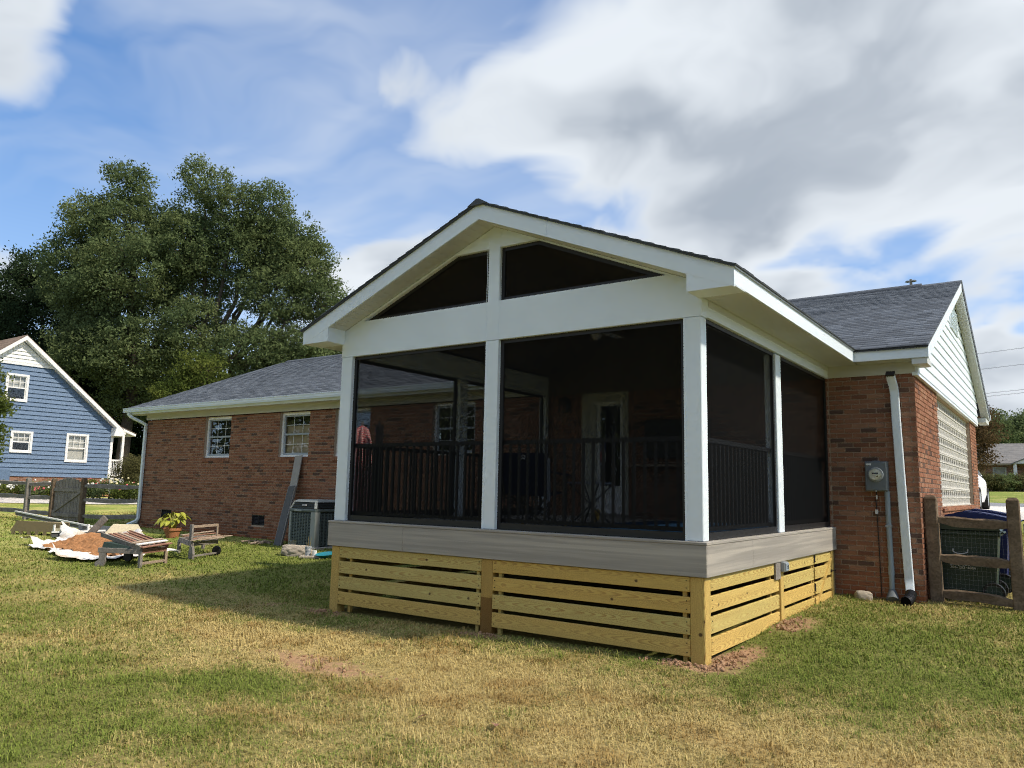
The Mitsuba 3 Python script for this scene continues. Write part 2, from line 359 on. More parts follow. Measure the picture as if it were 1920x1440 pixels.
def dryness(p):
    """How straw-coloured the mown lawn is: 0 green, 1 straw."""
    b = fbm(p.x * 0.55 + 7, p.y * 0.55 + 3, 0.0, 3); m = fbm(p.x * 1.9, p.y * 1.9, 4.0, 3)
    d = 0.50 + 0.70 * (b - 0.5) + 0.70 * (m - 0.5)
    d += 0.40 * blob(p, -1.0, -1.9, 2.0, 0.9) + 0.34 * blob(p, -3.2, -1.3, 2.0, 0.7) + 0.30 * blob(p, -6.6, -0.7, 1.9, 0.6) + 0.20 * blob(p, 1.8, -1.2, 1.2, 1.1) + 0.2 * blob(p, -1.2, -3.9, 0.8, 1.0)
    d -= 0.55 * blob(p, -2.75, -2.75, 0.5, 0.22) + 0.42 * blob(p, 1.3, 1.6, 0.9, 1.2) + 0.25 * blob(p, 1.0, -0.9, 0.4, 0.5) + 0.36 * blob(p, -10, 3.0, 4.0, 1.6) + 0.20 * blob(p, -4.6, -0.5, 1.0, 0.3) + 0.25 * blob(p, 3.2, 0.6, 1.0, 1.0) + 0.24 * blob(p, -15, 1, 9, 5) + 0.22 * blob(p, -3.6, -4.4, 1.4, 1.2)
    return dr.clip(d, 0, 1)


def bare(p):
    e = fbm(p.x * 5, p.y * 5, 2.0, 3) - 0.5
    s = 1.25 * blob(p, -2.85, -1.95, 0.55, 0.20) + 1.3 * blob(p, 0.17, 0.35, 0.14, 0.42) + 1.2 * blob(p, 0.20, 2.15, 0.16, 0.40) + 0.9 * blob(p, -0.15, -0.12, 0.30, 0.10) + 0.75 * blob(p, -4.85, -0.1, 0.30, 0.12) + 0.8 * blob(p, -2.4, -0.12, 0.22, 0.10) + 0.55 * blob(p, -6.2, -0.3, 1.0, 0.35)
    return smoothstep(0.35, 1.0, s + 1.1 * e)


def f_lawn(p, n, uv):
    far = smoothstep(10, 26, dr.sqrt(dr.square(p.x - 2.7) + dr.square(p.y + 6.8)))
    d = dryness(p); g = fbm(p.x * 30, p.y * 30, 1.0, 3)
    near = mix((0.115, 0.125, 0.034), (0.33, 0.25, 0.105), d) * (0.6 + 0.7 * g)
    mow = fbm(p.x * 1.2, p.y * 1.2, 9.0, 4)
    farc = mix((0.140, 0.180, 0.040), (0.26, 0.25, 0.085), smoothstep(0.35, 0.75, mow))
    c = mix(near, farc, far)
    return mix(c, mix((0.21, 0.125, 0.07), (0.37, 0.235, 0.14), fbm(p.x * 40, p.y * 40, 3.0, 3)), bare(p) * (0.55 + 0.45 * smoothstep(0.35, 0.6, fbm(p.x * 9, p.y * 9, 7.0, 3))))


procmat('lawn_soil', f_lawn, 0.95, 0.1)
_nx, _ny = len(_gx), len(_gy)
_idx = np.arange(_nx * _ny).reshape(_nx, _ny)
_q = np.stack([_idx[:-1, :-1], _idx[1:, :-1], _idx[1:, 1:], _idx[:-1, 1:]], -1).reshape(-1, 4)
solo('ground', trimesh.Trimesh(np.stack([_X, _Y, _Z], -1).reshape(-1, 3), np.vstack([_q[:, [0, 1, 2]], _q[:, [0, 2, 3]]]), process=False), 'lawn_soil', smooth=True, kind='structure')


def strip(pts_l, pts_r, lift):
    """A ribbon lying on the ground."""
    l, r = np.asarray(pts_l, float), np.asarray(pts_r, float); rows = []
    for a, b in zip(l, r):
        rows.append([a + (b - a) * t for t in np.linspace(0, 1, 9)])
    g = np.array(rows); g = np.stack([np.interp(np.linspace(0, len(g) - 1, 60), np.arange(len(g)), g[:, j, k]) for j in range(9) for k in range(2)], -1).reshape(60, 9, 2)
    z = gzs(g[..., 0], g[..., 1]) + lift
    v = np.concatenate([g, z[..., None]], -1).reshape(-1, 3); i = np.arange(540).reshape(60, 9)
    q = np.stack([i[:-1, :-1], i[1:, :-1], i[1:, 1:], i[:-1, 1:]], -1).reshape(-1, 4)
    return trimesh.Trimesh(v, np.vstack([q[:, [0, 1, 2]], q[:, [0, 2, 3]]]), process=False)


procmat('gravel', lambda p, n, uv: mix((0.25, 0.235, 0.225), (0.44, 0.42, 0.40), fbm(p.x * 6, p.y * 6, 0.0, 4)), 0.95, 0.1)
procmat('asphalt', lambda p, n, uv: mix((0.16, 0.165, 0.175), (0.22, 0.225, 0.235), fbm(p.x * 3, p.y * 3, 0.0, 4)), 0.9, 0.2)
procmat('concrete', lambda p, n, uv: mix((0.42, 0.40, 0.37), (0.55, 0.53, 0.49), fbm(p.x * 4, p.y * 4, p.z * 4, 4)), 0.9, 0.2)

# ---------------------------------------------------------------- the brick house
HX0, HX1, HY0, HY1 = -18.14, 1.126, 4.82, 13.8     # brick faces
EY, EZ, RY, RZ, EYB = 4.51, 2.449, 9.72, 4.52, 14.93
SL = (RZ - EZ) / (RY - EY)
FZ0 = 2.115                                           # bottom of the frieze, top of the brick
RX0, RX1 = -18.72, 1.352
zroof = lambda y: EZ + SL * (y - EY) if y < RY else RZ - SL * (y - RY)
house = thing('brick_house', 'single storey red brick house with dark grey shingle roof and white trim', 'house')
WIN = [(-15.36, -14.26, 1.07, 2.11), (-12.34, -11.28, 1.07, 2.11), (-10.42, -9.33, 1.07, 2.11), (-7.56, -6.47, 1.07, 2.11)]
VENT = [(-13.19, -12.70, -0.547, -0.305), (-17.12, -16.63, -0.53, -0.30)]
DOOR = (-3.80, -3.28, 0.06, 1.95)
DTRIM = (-4.09, -3.19, -0.02, 2.112)
holes = [sbox(a, c, b, d) for a, b, c, d in WIN + VENT + [(DOOR[0] - 0.03, DOOR[1] + 0.03, DOOR[2] - 0.02, DOOR[3] + 0.02)]]
wall_poly = sbox(HX0 + 0.012, -1.35, HX1 - 0.012, FZ0)
for (a, b, c, d) in WIN + VENT: wall_poly = wall_poly.difference(sbox(a, c, b, d))
wall_poly = wall_poly.difference(sbox(DTRIM[0] + .05, DTRIM[2], DTRIM[1] - .05, DTRIM[3] - .05))
back = part(house, 'back_wall', ext_xz(wall_poly, HY0 + 0.010, HY0 + 0.22), 'mortar')


def lay(u0, u1, z0, z1, voids, c0=None):
    """Running-bond bricks on the shared grid, clipped by the voids."""
    out = []
    j0 = int(math.floor((z0 - BZ) / BH))
    for j in range(j0, int(math.ceil((z1 - BZ) / BH))):
        za, zb = BZ + j * BH, BZ + j * BH + BH - 0.0095
        if zb <= z0 + 0.01 or za >= z1 - 0.02: continue
        zb = min(zb, z1); off = (j % 2) * BL / 2
        i0 = int(math.floor((u0 - off) / BL)); i1 = int(math.ceil((u1 - off) / BL))
        cuts = [(a, b) for a, b, c, d in voids if c < (za + zb) / 2 < d]
        for i in range(i0, i1 + 1):
            spans = [(max(off + i * BL, u0), min(off + i * BL + BL - 0.0095, u1))]
            for a, b in cuts:
                spans = [s for x, y in spans for s in ((x, min(y, a)), (max(x, b), y))]
            out += [(x, y, za, zb) for x, y in spans if y - x > 0.025]
    return np.array(out)


_voids = [(a, b, c, d) for a, b, c, d in WIN + VENT] + [DTRIM] + [(a - 0.03, b + 0.03, c - 0.115, c) for a, b, c, d in WIN]
near = lay(0.015, HX1, -1.0, FZ0, [])
_full = near[(near[:, 1] - near[:, 0]) > 0.2]
_odd = near[(near[:, 1] - near[:, 0]) <= 0.2]
_one = {}
for r in near:
    w = round(r[1] - r[0], 3)
    if w not in _one: _one[w] = mikit.ply(rects_mesh([(0, w, 0, r[3] - r[2])], 0.0, 0.03, 'y'))
    piece(back, 'brick', _one[w], 'brick_face', T().translate([r[0], HY0 - 0.0025 + rng.uniform(-.0022, .0022), r[2]]))
far_b = lay(HX0, 0.005, -1.0, FZ0, _voids)
m = rects_mesh(far_b, HY0 + rng.uniform(-.0025, .002, len(far_b)), 0.03, 'y')
sill = []
for a, b, c, d in WIN:
    k = 12; w = (b - a + 0.06) / k
    for i in range(k): sill.append((a - 0.03 + i * w, a - 0.03 + (i + 1) * w - 0.009, c - 0.115, c - 0.004))
part(back, 'brickwork', join([m, rects_mesh(sill, HY0 - 0.015, 0.06, 'y')]), 'brick_face', kind='stuff')

# gable end on the right: brick piers, recessed screen of pierced blocks, clapboard gable
PY0, PY1, PZ0, PZ1 = 7.10, 12.45, 0.30, 2.06
gp = sbox(HY0 + 0.012, -1.3, HY1, FZ0).difference(sbox(PY0, PZ0, PY1, PZ1))
gable = part(house, 'gable_wall', ext_yz(gp, HX1 - 0.22, HX1 - 0.010), 'mortar')
gb = lay(HY0, HY1, -1.0, FZ0, [(PY0, PY1, PZ0, 3.0)])
part(gable, 'brickwork', rects_mesh(gb, HX1 + rng.uniform(-.0022, .0022, len(gb)) + 0.0022, 0.03, 'x'), 'brick_face', kind='stuff')
part(gable, 'ledge', hexa([[HX1 - .2, PY0, PZ0 - .06], [HX1 + .03, PY0, PZ0 - .075], [HX1 + .03, PY1, PZ0 - .075], [HX1 - .2, PY1, PZ0 - .06], [HX1 - .2, PY0, PZ0], [HX1 + .03, PY0, PZ0 - .03], [HX1 + .03, PY1, PZ0 - .03], [HX1 - .2, PY1, PZ0]]), 'brick_face')
procmat('pierced_block', lambda p, n, uv: mix((0.40, 0.395, 0.37), (0.53, 0.525, 0.49), fbm(p.x * 12, p.y * 12, p.z * 12, 3)), 0.9, 0.15)
nb, nr = 18, 6; bw, bh = (PY1 - PY0) / nb, (PZ1 - PZ0) / nr
_o = sbox(0.003, 0.003, bw - 0.003, bh - 0.003)
def _lens(cx, cz, w2, h2):
    a = np.linspace(0, math.pi, 6)
    return Polygon([(cx - w2 * math.sin(t), cz - h2 * math.cos(t)) for t in a] + [(cx + w2 * math.sin(t), cz + h2 * math.cos(t)) for t in a][1:-1])
_o = _o.difference(_lens(bw / 2, bh * .70, bw * .25, bh * .21))
for cx in (.14, .86): _o = _o.difference(_lens(bw * cx, bh * .70, bw * .05, bh * .19))
for cx in (.14, .38, .62, .86): _o = _o.difference(_lens(bw * cx, bh * .27, bw * .055, bh * .17))
_blk = mikit.ply(join([ext_yz(_o, -0.15, 0.0), ext_yz(sbox(0.003, bh * .47, bw - 0.003, bh * .53), 0.0, 0.012), ext_yz(sbox(.003, .003, bw - .003, .022), 0.0, .012), ext_yz(sbox(.003, bh - .022, bw - .003, bh - .003), 0, .012)]))
grille = part(house, 'block_screen', box(HX1 - 0.26, HX1 - 0.235, PY0, PY1, PZ0, PZ1), 'mortar')
scene[grille]['bsdf'] = {'type': 'ref', 'id': 'dark_void'}
for i in range(nb):
    for j in range(nr):
        piece(grille, 'block', _blk, 'pierced_block', T().translate([HX1 - 0.075, PY0 + i * bw, PZ0 + j * bh]))
# clapboards
SX = 1.165
gz_in = lambda y: zroof(y) - 0.17
part(house, 'gable_trim', join([box(HX1 - .02, SX + .012, EY + .28, HY1 + .1, 2.085, 2.13)]), 'white_metal')
gcl = part(house, 'gable_backing', ext_yz(Polygon([(EY + .3, FZ0 + .02), (HY1 + .05, FZ0 + .02), (HY1 + .05, gz_in(HY1)), (RY, gz_in(RY)), (EY + .3, gz_in(EY + .3))]), HX1 - .1, SX - 0.004), 'white_metal')
zz, k = 2.131, 0
while zz < RZ - 0.25:
    z1 = zz + 0.165
    ya = max(EY + .29, RY - (RZ - 0.19 - zz) / SL); yb = min(HY1 + .05, RY + (RZ - 0.19 - zz) / SL)
    yc = max(EY + .29, RY - (RZ - 0.19 - z1) / SL); yd = min(HY1 + .05, RY + (RZ - 0.19 - z1) / SL)
    if yd - yc < .1: break
    part(gcl, 'clapboard', hexa([[SX - .003, ya, zz], [SX + .022, ya, zz], [SX + .022, yb, zz], [SX - .003, yb, zz], [SX - .003, yc, z1], [SX + .004, yc, z1], [SX + .004, yd, z1], [SX - .003, yd, z1]]), 'white_metal')
    zz = z1
part(house, 'gable_vent', join([box(SX + .0, SX + .03, RY - .62, RY - .56, 3.55, 4.02), box(SX, SX + .03, RY + .56, RY + .62, 3.55, 4.02)] + [bar([SX + .015, RY - .56, 3.57 + .06 * i], [SX + .015, RY + .56, 3.57 + .06 * i], .05, .012, up=(0.6, 0, 1)) for i in range(8)]), 'white_metal')
# other walls, plainly laid
part(house, 'front_wall', box(HX0 + .01, HX1 - .01, HY1 - .2, HY1, -1.3, FZ0), 'brick_laid')
part(house, 'left_wall', ext_yz(Polygon([(HY0 + .22, -1.3), (HY1 - .2, -1.3), (HY1 - .2, FZ0), (RY, RZ - .15), (HY0 + .22, FZ0)]), HX0, HX0 + .2), 'brick_laid')


# ---- roofs
def shingle_runs(n_course, span, exposure_, seed):
    """Yields (course, start, end, tone) of shingle tabs; span(k) gives the extent of course k."""
    r = np.random.default_rng(seed)
    for k in range(n_course):
        a, b = span(k)
        if b - a < 0.05: continue
        x = a - r.uniform(0, .3)
        while x < b:
            w = r.choice([.13, .17, .21, .27, .34]); x1 = x + w
            if min(x1, b) - max(x, a) > .02: yield k, max(x, a), min(x1, b), r.integers(4), r.uniform(.003, .009)
            x = x1


def tabs_mesh(tabs, O, A, S, N, ex):
    """One mesh of wedge tabs. O eave origin, A along, S up the slope, N normal."""
    k, a, b, t, h = [np.array(c, float) for c in zip(*tabs)]
    O, A, S, N = [np.array(q, float) for q in (O, A, S, N)]
    def P(u, s, n): return O + u[:, None] * A + s[:, None] * S + n[:, None] * N
    s0, s1 = k * ex, (k + 1.12) * ex; z = 0 * h
    v = np.stack([P(a, s0, z - .004), P(b, s0, z - .004), P(b, s1, z - .004), P(a, s1, z - .004), P(a, s0, h + .006), P(b, s0, h + .006), P(b, s1, z + .001), P(a, s1, z + .001)], 1)
    q = np.array([[4, 5, 6, 7], [0, 1, 5, 4], [1, 2, 6, 5], [3, 0, 4, 7]])
    f = np.vstack([q[:, [0, 1, 2]], q[:, [0, 2, 3]]])
    f = (f[None] + 8 * np.arange(len(k))[:, None, None]).reshape(-1, 3)
    tone = np.array([[.068, .079, .094], [.079, .091, .108], [.090, .103, .122], [.104, .119, .139]])[t.astype(int)]
    tone = tone * np.random.default_rng(5).uniform(.9, 1.1, (len(k), 1))
    return trimesh.Trimesh(v.reshape(-1, 3), f, process=False), np.repeat(tone, 8, 0)


EX = 0.143
cs, sn = 1 / math.sqrt(1 + SL * SL), SL / math.sqrt(1 + SL * SL)
Sd, Nd = np.array([0, cs, sn]), np.array([0, -sn, cs])
O_roof = np.array([0, EY - 0.03, EZ - 0.03 * SL + 0.012])


def slab(x0, x1, ya, yb, t=0.03, lift=0.0):
    za, zb = zroof(ya) + lift, zroof(yb) + lift
    return hexa([[x0, ya, za - t], [x1, ya, za - t], [x1, yb, zb - t], [x0, yb, zb - t], [x0, ya, za], [x1, ya, za], [x1, yb, zb], [x0, yb, zb]])


roof = part(house, 'roof', join([slab(RX0, -5.0, EY - .03, RY), slab(-5.0, 0.02, HY0 + .03, RY), slab(0.02, RX1, EY - .03, RY), slab(RX0, RX1, RY, EYB)]), 'shingle_a')
PXC, PHX, PSL = -2.46, 2.892, 0.4055                   # porch ridge line x, half span to the eave, slope
NC = int((RY - EY) / cs / EX)
_valley = lambda y: PHX - (zroof(y) - EZ) / PSL         # half width of the porch roof where it meets the main roof
right = list(shingle_runs(NC, lambda k: (PXC + max(_valley(EY + (k + .1) * EX * cs), 0.0) if EY + k * EX * cs < 7.4 else PXC, RX1 + .01), EX, 3))
left = list(shingle_runs(NC, lambda k: (RX0 - .01, PXC - max(_valley(EY + (k + .1) * EX * cs), 0.0) if EY + k * EX * cs < 7.4 else PXC), EX, 4))
right.sort(key=lambda q: np.hypot((q[1] + q[2]) / 2 - 2.7, EY + q[0] * EX * cs + 6.8))
_tab = [mikit.ply(hexa([[0, -.02, -.004], [1, -.02, -.004], [1, 1.12 * EX, -.004], [0, 1.12 * EX, -.004], [0, 0, h], [1, 0, h], [1, 1.12 * EX, .001], [0, 1.12 * EX, .001]])) for h in (.008, .011, .014)]
Rm = np.eye(4); Rm[:3, 1], Rm[:3, 2] = Sd, Nd
for k, a, b, t, h in right[:300]:
    o = O_roof + np.array([a, 0, 0]) + Sd * k * EX
    piece(roof, 'shingle', _tab[int(h * 230) % 3], f'shingle_{"abcd"[t]}', T().translate(o.tolist()) @ T(Rm) @ T().scale([b - a - .004, 1, 1]))
m, c = tabs_mesh(right[300:] + left, O_roof, [1, 0, 0], Sd, Nd, EX)
part(roof, 'shingle_field', m, 'shingle_mixed', color=c, kind='stuff')
part(roof, 'ridge_vent', hexa([[RX0 + .3, RY - .15, RZ - .035], [0.68, RY - .15, RZ - .035], [.68, RY + .15, RZ - .035], [RX0 + .3, RY + .15, RZ - .035], [RX0 + .3, RY - .13, RZ + .0], [.68, RY - .13, RZ], [.68, RY + .13, RZ], [RX0 + .3, RY + .13, RZ]]), 'shingle_b')
part(roof, 'ridge_vent_cap', hexa([[RX0 + .3, RY - .13, RZ + .0005], [0.683, RY - .13, RZ + .0005], [.683, RY + .13, RZ + .0005], [RX0 + .3, RY + .13, RZ + .0005], [RX0 + .3, RY - .02, RZ + .055], [.683, RY - .02, RZ + .055], [.683, RY + .02, RZ + .055], [RX0 + .3, RY + .02, RZ + .055]]), 'shingle_b')
part(roof, 'ridge_cap', hexa([[.684, RY - .14, RZ - .035], [RX1 + .012, RY - .14, RZ - .035], [RX1 + .012, RY + .14, RZ - .035], [.684, RY + .14, RZ - .035], [.684, RY - .015, RZ + .025], [RX1 + .012, RY - .015, RZ + .025], [RX1 + .012, RY + .015, RZ + .025], [.684, RY + .015, RZ + .025]]), 'shingle_c')
# eaves
part(house, 'fascia', box(0.4325, RX1, EY, EY + .02, 2.279, EZ - .008, .003), 'white_metal')
part(house, 'fascia', box(RX0, -5.352, EY, EY + .02, 2.279, EZ - .008), 'white_metal')
part(house, 'drip_edge', box(0.44, RX1 + .006, EY - .035, EY - .001, EZ - .032, EZ - .016), 'black_metal')
part(house, 'frieze_board', box(0.012, HX1 + .018, HY0 - .022, HY0 + .004, FZ0, 2.281), 'cream_trim')
part(house, 'frieze_board', box(HX0 - .04, -4.94, HY0 - .022, HY0 + .004, FZ0 + .02, 2.281), 'cream_trim')
_so = part(house, 'eave_soffit', box(0.43, RX1 - .02, EY + .02, HY0, 2.286, 2.292), 'white_vinyl')
for i in range(9): part(_so, 'panel', box(0.435 + i * .1, 0.435 + i * .1 + .094, EY + .021, HY0 - .022, 2.278, 2.286), 'white_vinyl')
part(house, 'eave_soffit', box(RX0 + .02, -5.36, EY + .02, HY0 + .1, 2.281, 2.292), 'cream_trim')
# rake: boards and slatted soffit at the right gable
def rake(yA, yB, nm):
    zA, zB = zroof(yA), zroof(yB)
    part(house, 'rake_board', hexa([[RX1 - .02, yA, zA - .19], [RX1, yA, zA - .19], [RX1, yB, zB - .19], [RX1 - .02, yB, zB - .19], [RX1 - .02, yA, zA - .02], [RX1, yA, zA - .02], [RX1, yB, zB - .02], [RX1 - .02, yB, zB - .02]]), 'white_metal')
    if nm == 'b': part(house, 'rake_flashing', hexa([[RX1 + .001, yA, zA - .150], [RX1 + .014, yA, zA - .150], [RX1 + .014, yB, zB - .150], [RX1 + .001, yB, zB - .150], [RX1 + .001, yA, zA + .02], [RX1 + .014, yA, zA + .02], [RX1 + .014, yB, zB + .02], [RX1 + .001, yB, zB + .02]]), 'shingle_c')
    b = part(house, 'rake_soffit', hexa([[SX + .02, yA, zA - .172], [RX1 - .02, yA, zA - .172], [RX1 - .02, yB, zB - .172], [SX + .02, yB, zB - .172], [SX + .02, yA, zA - .165], [RX1 - .02, yA, zA - .165], [RX1 - .02, yB, zB - .165], [SX + .02, yB, zB - .165]]), 'white_vinyl')
    n = int(abs(yB - yA) / .125); ys = np.linspace(yA, yB, n + 1)
    for i in range(n):
        p, q = ys[i] + .004, ys[i + 1] - .004; zp, zq = zroof(p), zroof(q)
        part(b, 'panel', hexa([[SX + .021, p, zp - .181], [RX1 - .021, p, zp - .181], [RX1 - .021, q, zq - .181], [SX + .021, q, zq - .181], [SX + .021, p, zp - .172], [RX1 - .021, p, zp - .172], [RX1 - .021, q, zq - .172], [SX + .021, q, zq - .172]]), 'white_vinyl')
rake(EY + .021, RY, 'a'); rake(RY, EYB - .02, 'b')
part(house, 'eave_return', box(HX1 + .02, RX1 - .021, EY + .021, HY0 + .12, 2.20, 2.277), 'white_vinyl')
part(house, 'eave_return', box(HX1 + .02, RX1 - .021, HY1 + .2, EYB - .03, 2.18, 2.277), 'white_vinyl')
part(house, 'gutter_end', box(RX1 - .04, RX1 + .02, EYB - .02, EYB + .11, 2.31, 2.43), 'white_metal')
# left gutter and downspout
gut = []
for y0, y1, z0, z1 in ((EY - .105, EY - .1, 2.375, 2.442), (EY - .1, EY, 2.335, 2.342), (EY - .118, EY - .1, 2.427, 2.447)): gut.append(box(RX0 - .02, -5.36, y0, y1, z0, z1))
gut.append(hexa([[RX0 - .02, EY - .08, 2.335], [-5.36, EY - .08, 2.335], [-5.36, EY - .07, 2.335], [RX0 - .02, EY - .07, 2.335], [RX0 - .02, EY - .105, 2.376], [-5.36, EY - .105, 2.376], [-5.36, EY - .095, 2.376], [RX0 - .02, EY - .095, 2.376]]))
gut.append(box(RX0 - .023, RX0 - .02, EY - .105, EY, 2.336, 2.442))
gu = part(house, 'gutter', join(gut), 'white_metal')
part(house, 'downspout', rtube([(-18.50, EY - .05, 2.34), (-18.50, EY - .05, 2.26), (-18.44, EY + .0, 2.20), (-18.20, EY + .18, 2.06), (-18.13, HY0 - .055, 2.0), (-18.13, HY0 - .055, 1.9), (-18.13, HY0 - .055, 0.6), (-18.13, HY0 - .055, -.56), (-18.15, HY0 - .09, -.65), (-18.26, HY0 - .28, -.76)], .085, .07), 'white_metal', smooth=40)
ds = part(house, 'downspout', rtube([(.865, HY0 - .20, 2.085), (.865, HY0 - .16, 2.045), (.88, HY0 - .085, 1.93), (.885, HY0 - .06, 1.85), (.89, HY0 - .055, 1.5), (.915, HY0 - .055, .6), (.94, HY0 - .055, -.2), (.955, HY0 - .06, -.62), (.965, HY0 - .10, -.72), (.985, HY0 - .19, -.86)], .105, .075), 'white_metal', smooth=40, label='white downspout by the electric meter with its open top end cut loose')
part(ds, 'open_end', bar([.865, HY0 - .204, 2.089], [.865, HY0 - .222, 2.107], .112, .082), 'black_plastic')
# vents, windows, door
for (a, b, c, d) in VENT:
    v = part(house, 'foundation_vent', join([box(a, b, HY0 + .03, HY0 + .04, c, d)]), 'dark_void')
    part(v, 'louvre', join([box(a, b, HY0 + .012, HY0 + .03, d - .02, d), box(a, b, HY0 + .012, HY0 + .03, c, c + .02), box(a, a + .02, HY0 + .012, HY0 + .03, c + .02, d - .02), box(b - .02, b, HY0 + .012, HY0 + .03, c + .02, d - .02), box((a + b) / 2 - .008, (a + b) / 2 + .008, HY0 + .012, HY0 + .03, c + .02, d - .02)] + [bar([a, HY0 + .025, z], [b, HY0 + .025, z], .02, .004, up=(0, -1, 1)) for z in np.arange(c + .03, d - .02, .03)]), 'black_metal')
flat('shade_tan', (0.30, 0.25, 0.17)); flat('blind_dark', (0.05, 0.052, 0.05))


def window_set(parent, x0, x1, z0, z1, yf, cover, cols=3, muntin='window_white'):
    """Double-hung window looking -y: frame at yf."""
    w = part(parent, 'window', join([box(x0, x0 + .055, yf, yf + .06, z0, z1), box(x1 - .055, x1, yf, yf + .06, z0, z1), box(x0 + .055, x1 - .055, yf, yf + .06, z1 - .055, z1), box(x0 - .0, x1 + .0, yf - .02, yf + .06, z0 - .001, z0 + .045)]), 'window_white')
    a, b, c, d = x0 + .055, x1 - .055, z0 + .045, z1 - .055; zm = (c + d) / 2
    part(w, 'upper_sash', join([box(a, a + .04, yf + .02, yf + .05, zm, d), box(b - .04, b, yf + .02, yf + .05, zm, d), box(a + .04, b - .04, yf + .02, yf + .05, d - .04, d), box(a + .04, b - .04, yf + .015, yf + .05, zm - .005, zm + .035)]), 'sash_grey')
    part(w, 'lower_sash', join([box(a, a + .04, yf + .03, yf + .058, c, zm), box(b - .04, b, yf + .03, yf + .058, c, zm), box(a + .04, b - .04, yf + .03, yf + .058, c, c + .05)]), 'sash_grey')
    part(w, 'pane', box(a + .03, b - .03, yf + .036, yf + .037, zm, d - .03), 'pane_glass')
    part(w, 'pane', box(a + .03, b - .03, yf + .044, yf + .045, c + .04, zm), 'pane_glass')
    bars = [box(a + (b - a) * i / cols - .006, a + (b - a) * i / cols + .006, yf + .050, yf + .058, c + .05, d - .04) for i in range(1, cols)]
    bars += [box(a + .04, b - .04, yf + .0505, yf + .0575, z - .006, z + .006) for z in ((c + zm) / 2 + .02, (zm + d) / 2)]
    part(w, 'muntin', join(bars), muntin)
    part(w, 'reveal', join([box(x0 - .012, x0, yf + .002, yf + .14, z0, z1), box(x1, x1 + .012, yf + .002, yf + .14, z0, z1)]), 'mortar')
    if cover == 'blind':
        part(w, 'blind', join([bar([a + .02, yf + .1, z], [b - .02, yf + .1, z], .05, .003, up=(0, -.6, 1)) for z in np.arange(c + .03, d, .045)]), 'blind_dark')
        part(w, 'room', box(a - .05, b + .05, yf + .3, yf + .31, c - .05, d + .05), 'dark_void')
    elif cover == 'shade':
        part(w, 'shade', box(a - .04, b + .04, yf + .1, yf + .103, c - .03, zm + .22), 'shade_tan')
        part(w, 'room', box(a - .05, b + .05, yf + .3, yf + .31, c - .05, d + .05), 'dark_void')
    else:
        part(w, 'room', box(a - .05, b + .05, yf + .2, yf + .21, c - .05, d + .05), 'dark_void')
    return w


w1 = window_set(house, *WIN[0], HY0 + .075, 'blind'); w2 = window_set(house, *WIN[1], HY0 + .075, 'shade'); window_set(house, *WIN[2], HY0 + .075, None); window_set(house, *WIN[3], HY0 + .075, None)
tag(w1, 'leftmost window of the brick house, with dark blinds drawn'); tag(w2, 'window above the leaning boards, tan shade behind its lower panes')
a, b, c, d = DTRIM
dt = part(house, 'door', join([box(a, DOOR[0], HY0 - .015, HY0 + .10, c, d), box(DOOR[1], b, HY0 - .015, HY0 + .10, c, d), box(DOOR[0], DOOR[1], HY0 - .015, HY0 + .10, DOOR[3], d)]), 'cream_trim', label='back door with a tall glass pane inside the porch')
part(dt, 'door_leaf', join([box(DOOR[0], DOOR[0] + .07, HY0, HY0 + .05, DOOR[2], DOOR[3]), box(DOOR[1] - .07, DOOR[1], HY0, HY0 + .05, DOOR[2], DOOR[3]), box(DOOR[0] + .07, DOOR[1] - .07, HY0, HY0 + .05, DOOR[3] - .07, DOOR[3]), box(DOOR[0] + .07, DOOR[1] - .07, HY0, HY0 + .05, DOOR[2], .52)]), 'window_white')
part(dt, 'pane', box(DOOR[0] + .06, DOOR[1] - .06, HY0 + .02, HY0 + .022, .5, DOOR[3] - .06), 'pane_glass')
part(dt, 'room', box(DOOR[0] - .3, DOOR[1] + .3, HY0 + .3, HY0 + .31, -.1, 2.1), 'dark_void')
part(dt, 'threshold', box(a, b, HY0 - .05, HY0 + .1, -.03, .058), 'weathered')
# ---------------------------------------------------------------- the screened porch
W = 4.919; D = HY0
porch = thing('screened_porch', 'new white framed gabled porch with black insect screens on a pine and grey composite deck', 'porch')
ZB, ZT = 2.100, 2.279                                   # beam underside, soffit level
pz = lambda x: 3.621 - PSL * abs(x - PXC)                 # top of the rake board
white = lambda nm, m, par=porch, **k: part(par, nm, m, 'white_metal', **k)
POSTS = [('front', -.174, 0., 0., .14), ('front', -2.544, -2.367, 0., .14), ('front', -W, -4.72, 0., .14), ('side', -.14, 0., 2.33, 2.53), ('side', -W, -W + .14, 2.29, 2.49), ('side', -W, -W + .14, D - .10, D - .01)]
for kind, x0, x1, y0, y1 in POSTS:
    p_ = white('post', box(x0, x1, y0, y1, .003, ZB - .003, .006))
# upright trim beads of the front posts
beads = []
for x in (-.174 + .012, -4.72 - .012, -2.544 + .012, -2.367 - .012): beads.append(box(x - .012, x + .012, -.004, .001, .003, ZB - .004))
white('post_bead', join(beads[:1])); white('post_bead', beads[1]); white('post_bead', beads[2]); white('post_bead', beads[3])
gable_front = Polygon([(-W, ZB), (.012, ZB), (.012, pz(.012) - .195), (PXC, pz(PXC) - .195), (-W, pz(-W) - .195)])
openL = Polygon([(-4.545, 2.545), (-2.528, 2.545), (-2.528, 3.172), (-3.028, 3.172)])
openR = Polygon([(-2.376, 2.545), (-.345, 2.545), (-1.867, 3.172), (-2.376, 3.172)])
white('gable_panel', ext_xz(gable_front.difference(openL).difference(openR), -.004, .14))
white('side_beam', join([box(-.14, .012, .1405, D - .003, ZB + .012, 2.44)]))
white('side_beam', box(-W - .012, -W + .14, .1405, D - .003, ZB + .012, 2.44))
